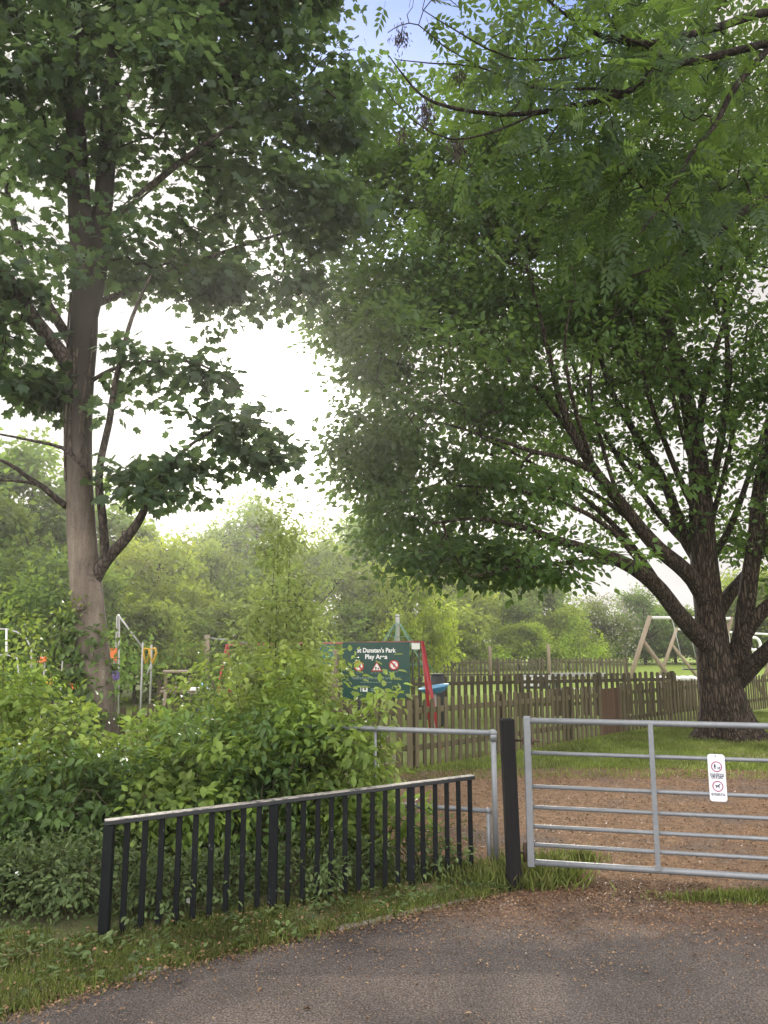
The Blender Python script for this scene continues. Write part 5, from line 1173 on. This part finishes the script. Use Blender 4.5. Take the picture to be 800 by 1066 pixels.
NET = [(20, 885, 5.25, .5, .33, 130, 4, 'pale nettles with white flowers at the left edge of the verge'), (75, 884, 5.2, .36, .3, 110, 1, 'nettle clump beside the end post of the railing'), (150, 925, 5.15, .34, .2, 60, 0, 'low nettles under the left part of the railing'),
       (215, 915, 5.4, .34, .22, 60, 1, 'low nettles under the railing left of its middle post'), (290, 905, 5.6, .34, .2, 60, 0, 'low nettles around the middle post of the railing'), (360, 895, 5.85, .34, .2, 60, 0, 'low nettles under the right part of the railing'), (440, 900, 6.0, .3, .18, 40, 0, 'sparse nettles at the right end of the railing'), (-40, 900, 5.2, .4, .3, 70, 2, 'nettles leaving the view at the far left')]
for px, top, Y, rx, ry, n, flw, lab in NET:
    shrub('nettle_clump', lab, px, top, Y, rx, ry, rng, M['nettle_leaf'], TN, n, 17, .065, (.026, .055), 7, 'nettle clumps along the railing', .3, 'nettles', .0015, .02, flowers=flw, droop=-.2)

# ------------------------------------------------------------------ trees and bushes beyond
def far_tree_proto(seed, h, rx, low, nattr, per, sig, size, blobsN=7, flat=.7, T=TQ):
    rng = np.random.default_rng(seed); root = empty('hedge_tree')
    bl = [((0, 0, low + (h - low) * .5), (rx * .8, rx * .8, (h - low) * .5), 1.0)]
    for k in range(blobsN):
        a = rng.random() * 2 * PI; q = rng.uniform(.3, .75); z = rng.uniform(.2, .92)
        r = rx * rng.uniform(.3, .5) * (1.1 - .5 * z); bl.append(((math.cos(a) * rx * q * (1.15 - .6 * z), math.sin(a) * rx * q * (1.15 - .6 * z), low + (h - low) * z), (r, r, r * .8), .35))
    bl = layered(bl, rng, 7, .42, .6, .25)
    at_ = sample_blobs(bl, nattr, rng, .55)
    limbs = [smooth_path([(0, 0, -.1), (.1, 0, h * .3), (0, .1, h * .6), (.05, 0, h * .9)], [h * .022, h * .018, h * .011, h * .003], .4)]
    for k in range(5):
        a = rng.random() * 2 * PI; z = rng.uniform(.2, .5) * h; limbs.append(smooth_path([(0, 0, z), (math.cos(a) * rx * .35, math.sin(a) * rx * .35, z + h * .12), (math.cos(a) * rx * .65, math.sin(a) * rx * .65, z + h * .25)], [h * .01, h * .007, h * .003], .4))
    ts = TubeSet()
    for P, R in limbs: ts.add(P, R, 8, rng, .04)
    C, D = grow(limbs, at_, .8, .008, rng, ts, 3, .1, 1.0)
    link('trunk', ts.mesh('trunk'), M['far_bark'], root)
    P, Dv, Nn, S_, ti = cluster_leaves(C, D, per, sig, rng, -.3, 1.0, .6, size, flat)
    Nn = Nn + unit(P - np.array([0, 0, low + (h - low) * .35])) * .7; P[:, 2] = np.maximum(P[:, 2], .05)
    link('crown', leaf_mesh('crown', P, Dv, Nn, S_, T, ti), M['far_leaf'], root)
    return root
protos = {'round': far_tree_proto(1, 6.0, 3.2, .5, 420, 30, .25, (.15, .28)), 'tall': far_tree_proto(2, 8.0, 2.6, .8, 420, 30, .25, (.15, .28)), 'loose': far_tree_proto(3, 7.0, 2.8, .3, 380, 30, .26, (.14, .28), 9), 'low': far_tree_proto(4, 3.0, 2.8, .05, 300, 34, .22, (.12, .22), 8)}
PH_ = {'round': 6.0, 'tall': 8.0, 'loose': 7.0, 'low': 3.0}; PR_ = {'round': 3.2, 'tall': 2.6, 'loose': 2.8, 'low': 2.8}
FT = [ # px, top y, Y, half width m, kind, tint, label
 (-30, 500, 24, 3.2, 'round', (.75, .85, .8), 'dark green tree at the far left edge behind the play area'),
 (42, 452, 29, 3.4, 'tall', (.8, .95, .8), 'tall tree directly behind the smooth trunk, on its left'),
 (20, 590, 21, 2.6, 'low', (.7, .85, .75), 'dark bushy growth at left edge behind the white arch'),
 (128, 520, 30, 2.6, 'tall', (1.1, 1.15, .8), 'tree right of the smooth trunk with deep green crown'),
 (168, 548, 26, 2.3, 'loose', (1.35, 1.3, .75), 'bright yellow-green tree right of the smooth trunk'),
 (212, 560, 29, 2.3, 'round', (1.1, 1.15, .85), 'mid green tree between the bright yellow-green one and the tall sapling'),
 (268, 508, 37, 2.6, 'tall', (.85, 1.0, .95), 'round-topped tall tree against the brightest sky'),
 (232, 545, 36, 2.2, 'tall', (.9, 1.0, .9), 'tall tree left of the round-topped one'),
 (318, 545, 30, 2.2, 'loose', (1.15, 1.2, .9), 'pale tree behind the tall sapling'),
 (362, 528, 38, 2.8, 'tall', (.8, .95, .85), 'darker tree under the big tree\'s left edge'),
 (385, 575, 31, 2.0, 'loose', (1.2, 1.2, .8), 'light green tree above the green sign'),
 (425, 590, 29, 1.8, 'round', (1.45, 1.4, .7), 'lime green bush-like tree above the rope mast'),
 (70, 610, 20, 2.4, 'low', (.8, .95, .75), 'dark bush behind the spring rocker'),
 (145, 640, 22, 2.2, 'low', (1.1, 1.1, .75), 'green bush behind the exercise machine'),
 (215, 640, 24, 2.4, 'low', (1.0, 1.05, .8), 'green bush behind the pull-up frame'),
 (300, 640, 25, 2.6, 'low', (.9, 1.0, .8), 'bush behind the red swing bar'),
 (385, 640, 30, 2.6, 'low', (.85, 1.0, .75), 'bush behind the rope mast'),
 (470, 572, 46, 3.4, 'loose', (1.35, 1.3, .75), 'bright willow-like tree right of the rope mast'),
 (440, 555, 52, 3.5, 'tall', (1.0, 1.05, .8), 'tall tree behind the bright willow-like tree'),
 (520, 560, 55, 3.8, 'round', (1.1, 1.15, .75), 'broad tree under the big tree\'s lowest boughs'),
 (560, 598, 50, 3.2, 'round', (1.0, 1.1, .75), 'rounded tree left of the blossoming hawthorn'),
 (590, 640, 47, 2.5, 'low', (1.2, 1.25, .7), 'bramble mound spilling onto the field left of the hawthorn'),
 (540, 655, 46, 3.0, 'low', (1.25, 1.3, .7), 'bright bramble mound along the field edge'),
 (470, 662, 45, 3.4, 'low', (.95, 1.0, .75), 'low bush at the field edge behind the blue bowl'),
 (668, 612, 56, 2.8, 'round', (.7, .85, .8), 'dark tree right of the blossoming hawthorn'),
 (700, 628, 60, 3.2, 'round', (.8, .9, .75), 'tree behind the timber swings'),
 (770, 590, 54, 3.6, 'round', (1.2, 1.2, .7), 'tree seen through the fork of the big trunk'),
 (840, 575, 50, 4.0, 'loose', (1.1, 1.15, .75), 'tree at the right edge beyond the field'),
 (650, 655, 58, 3.5, 'low', (.6, .75, .65), 'dark undergrowth below the hawthorn'),
 (735, 650, 58, 4.2, 'low', (.65, .8, .7), 'dark undergrowth at the field edge behind the trunk'),
 (820, 648, 58, 4.0, 'low', (.7, .85, .7), 'undergrowth at the field edge on the right'),
 (-90, 470, 30, 4.0, 'round', (.8, .9, .8), 'tree leaving the view at the far left'),
]
used = set(); rf = random.Random(9)
for px, top, Y, hw, kd, tint, lab in FT:
    p = at(px, top, Y); first = kd not in used
    o = protos[kd] if first else copy_tree(protos[kd]); used.add(kd)
    o.location = (p[0], p[1], 0); o.rotation_euler = (0, 0, rf.uniform(0, 6.28)); o.scale = (hw / PR_[kd], hw / PR_[kd], p[2] / PH_[kd])
    o.name = 'hedge_bush' if kd == 'low' else 'hedge_tree'
    tag(o, lab, 'bush' if kd == 'low' else 'tree', 'bushes along the far hedge' if kd == 'low' else 'trees beyond the play area and field')
    for ch in o.children:
        if ch.name.startswith('crown'): ch.color = (tint[0] * 1.14, tint[1] * 1.12, tint[2] * 1.0, 1)
# blossoming hawthorn
p = at(622, 618, 53); hw_ = far_tree_proto(8, p[2], 2.9, .3, 330, 30, .32, (.12, .2), 8); hw_.name = 'hawthorn_tree'; hw_.location = (p[0], p[1], 0)
tag(hw_, 'grey-green hawthorn dusted with white blossom at the field edge', 'tree')
for ch in hw_.children:
    if ch.name.startswith('crown'): ch.color = (.95, .95, .95, 1)
rng = np.random.default_rng(77); n = 1300
d = unit(rng.normal(size=(n, 3))); d[:, 1] = -np.abs(d[:, 1]); P = d * np.array([2.7, 2.7, p[2] * .5]) * rng.uniform(.8, 1.05, (n, 1)) + np.array([0, 0, p[2] * .5]); P = P[(P[:, 2] > .8) & (wob(P[:, 0] * 1.5, P[:, 2] * 1.5) > -.1)]
link('blossom', leaf_mesh('blossom', P, rng.normal(size=P.shape), np.array([0, -.5, 1.0]) + rng.normal(size=P.shape) * .5, rng.uniform(.1, .2, len(P)), T_quad(.45), rng.random(len(P))), M['blossom'], hw_)
print('tris', sum(len(o.data.polygons) for o in scene.objects if o.type == 'MESH'))

# added haze volume around everything, standing in for the sun's lens veil
HAZE = 0.0016
if HAZE:
    hm = MB(); hm.box((0, 72, 13), (240, 186, 32)); hz_ = hm.build('haze', None); m = bpy.data.materials.new('veil_haze'); m.use_nodes = True; nt = m.node_tree; nt.nodes.clear()
    o_ = N(nt, 'ShaderNodeOutputMaterial'); vs_ = N(nt, 'ShaderNodeVolumeScatter'); vs_.inputs['Density'].default_value = HAZE; vs_.inputs['Anisotropy'].default_value = 0.76; vs_.inputs['Color'].default_value = (1, .98, .95, 1)
    nt.links.new(vs_.outputs[0], o_.inputs['Volume']); hz_.data.materials.append(m)
    tag(hz_, 'thin haze added for the veiling glow of the low sun', 'haze', kind='stuff')
    cy.volume_bounces = 0
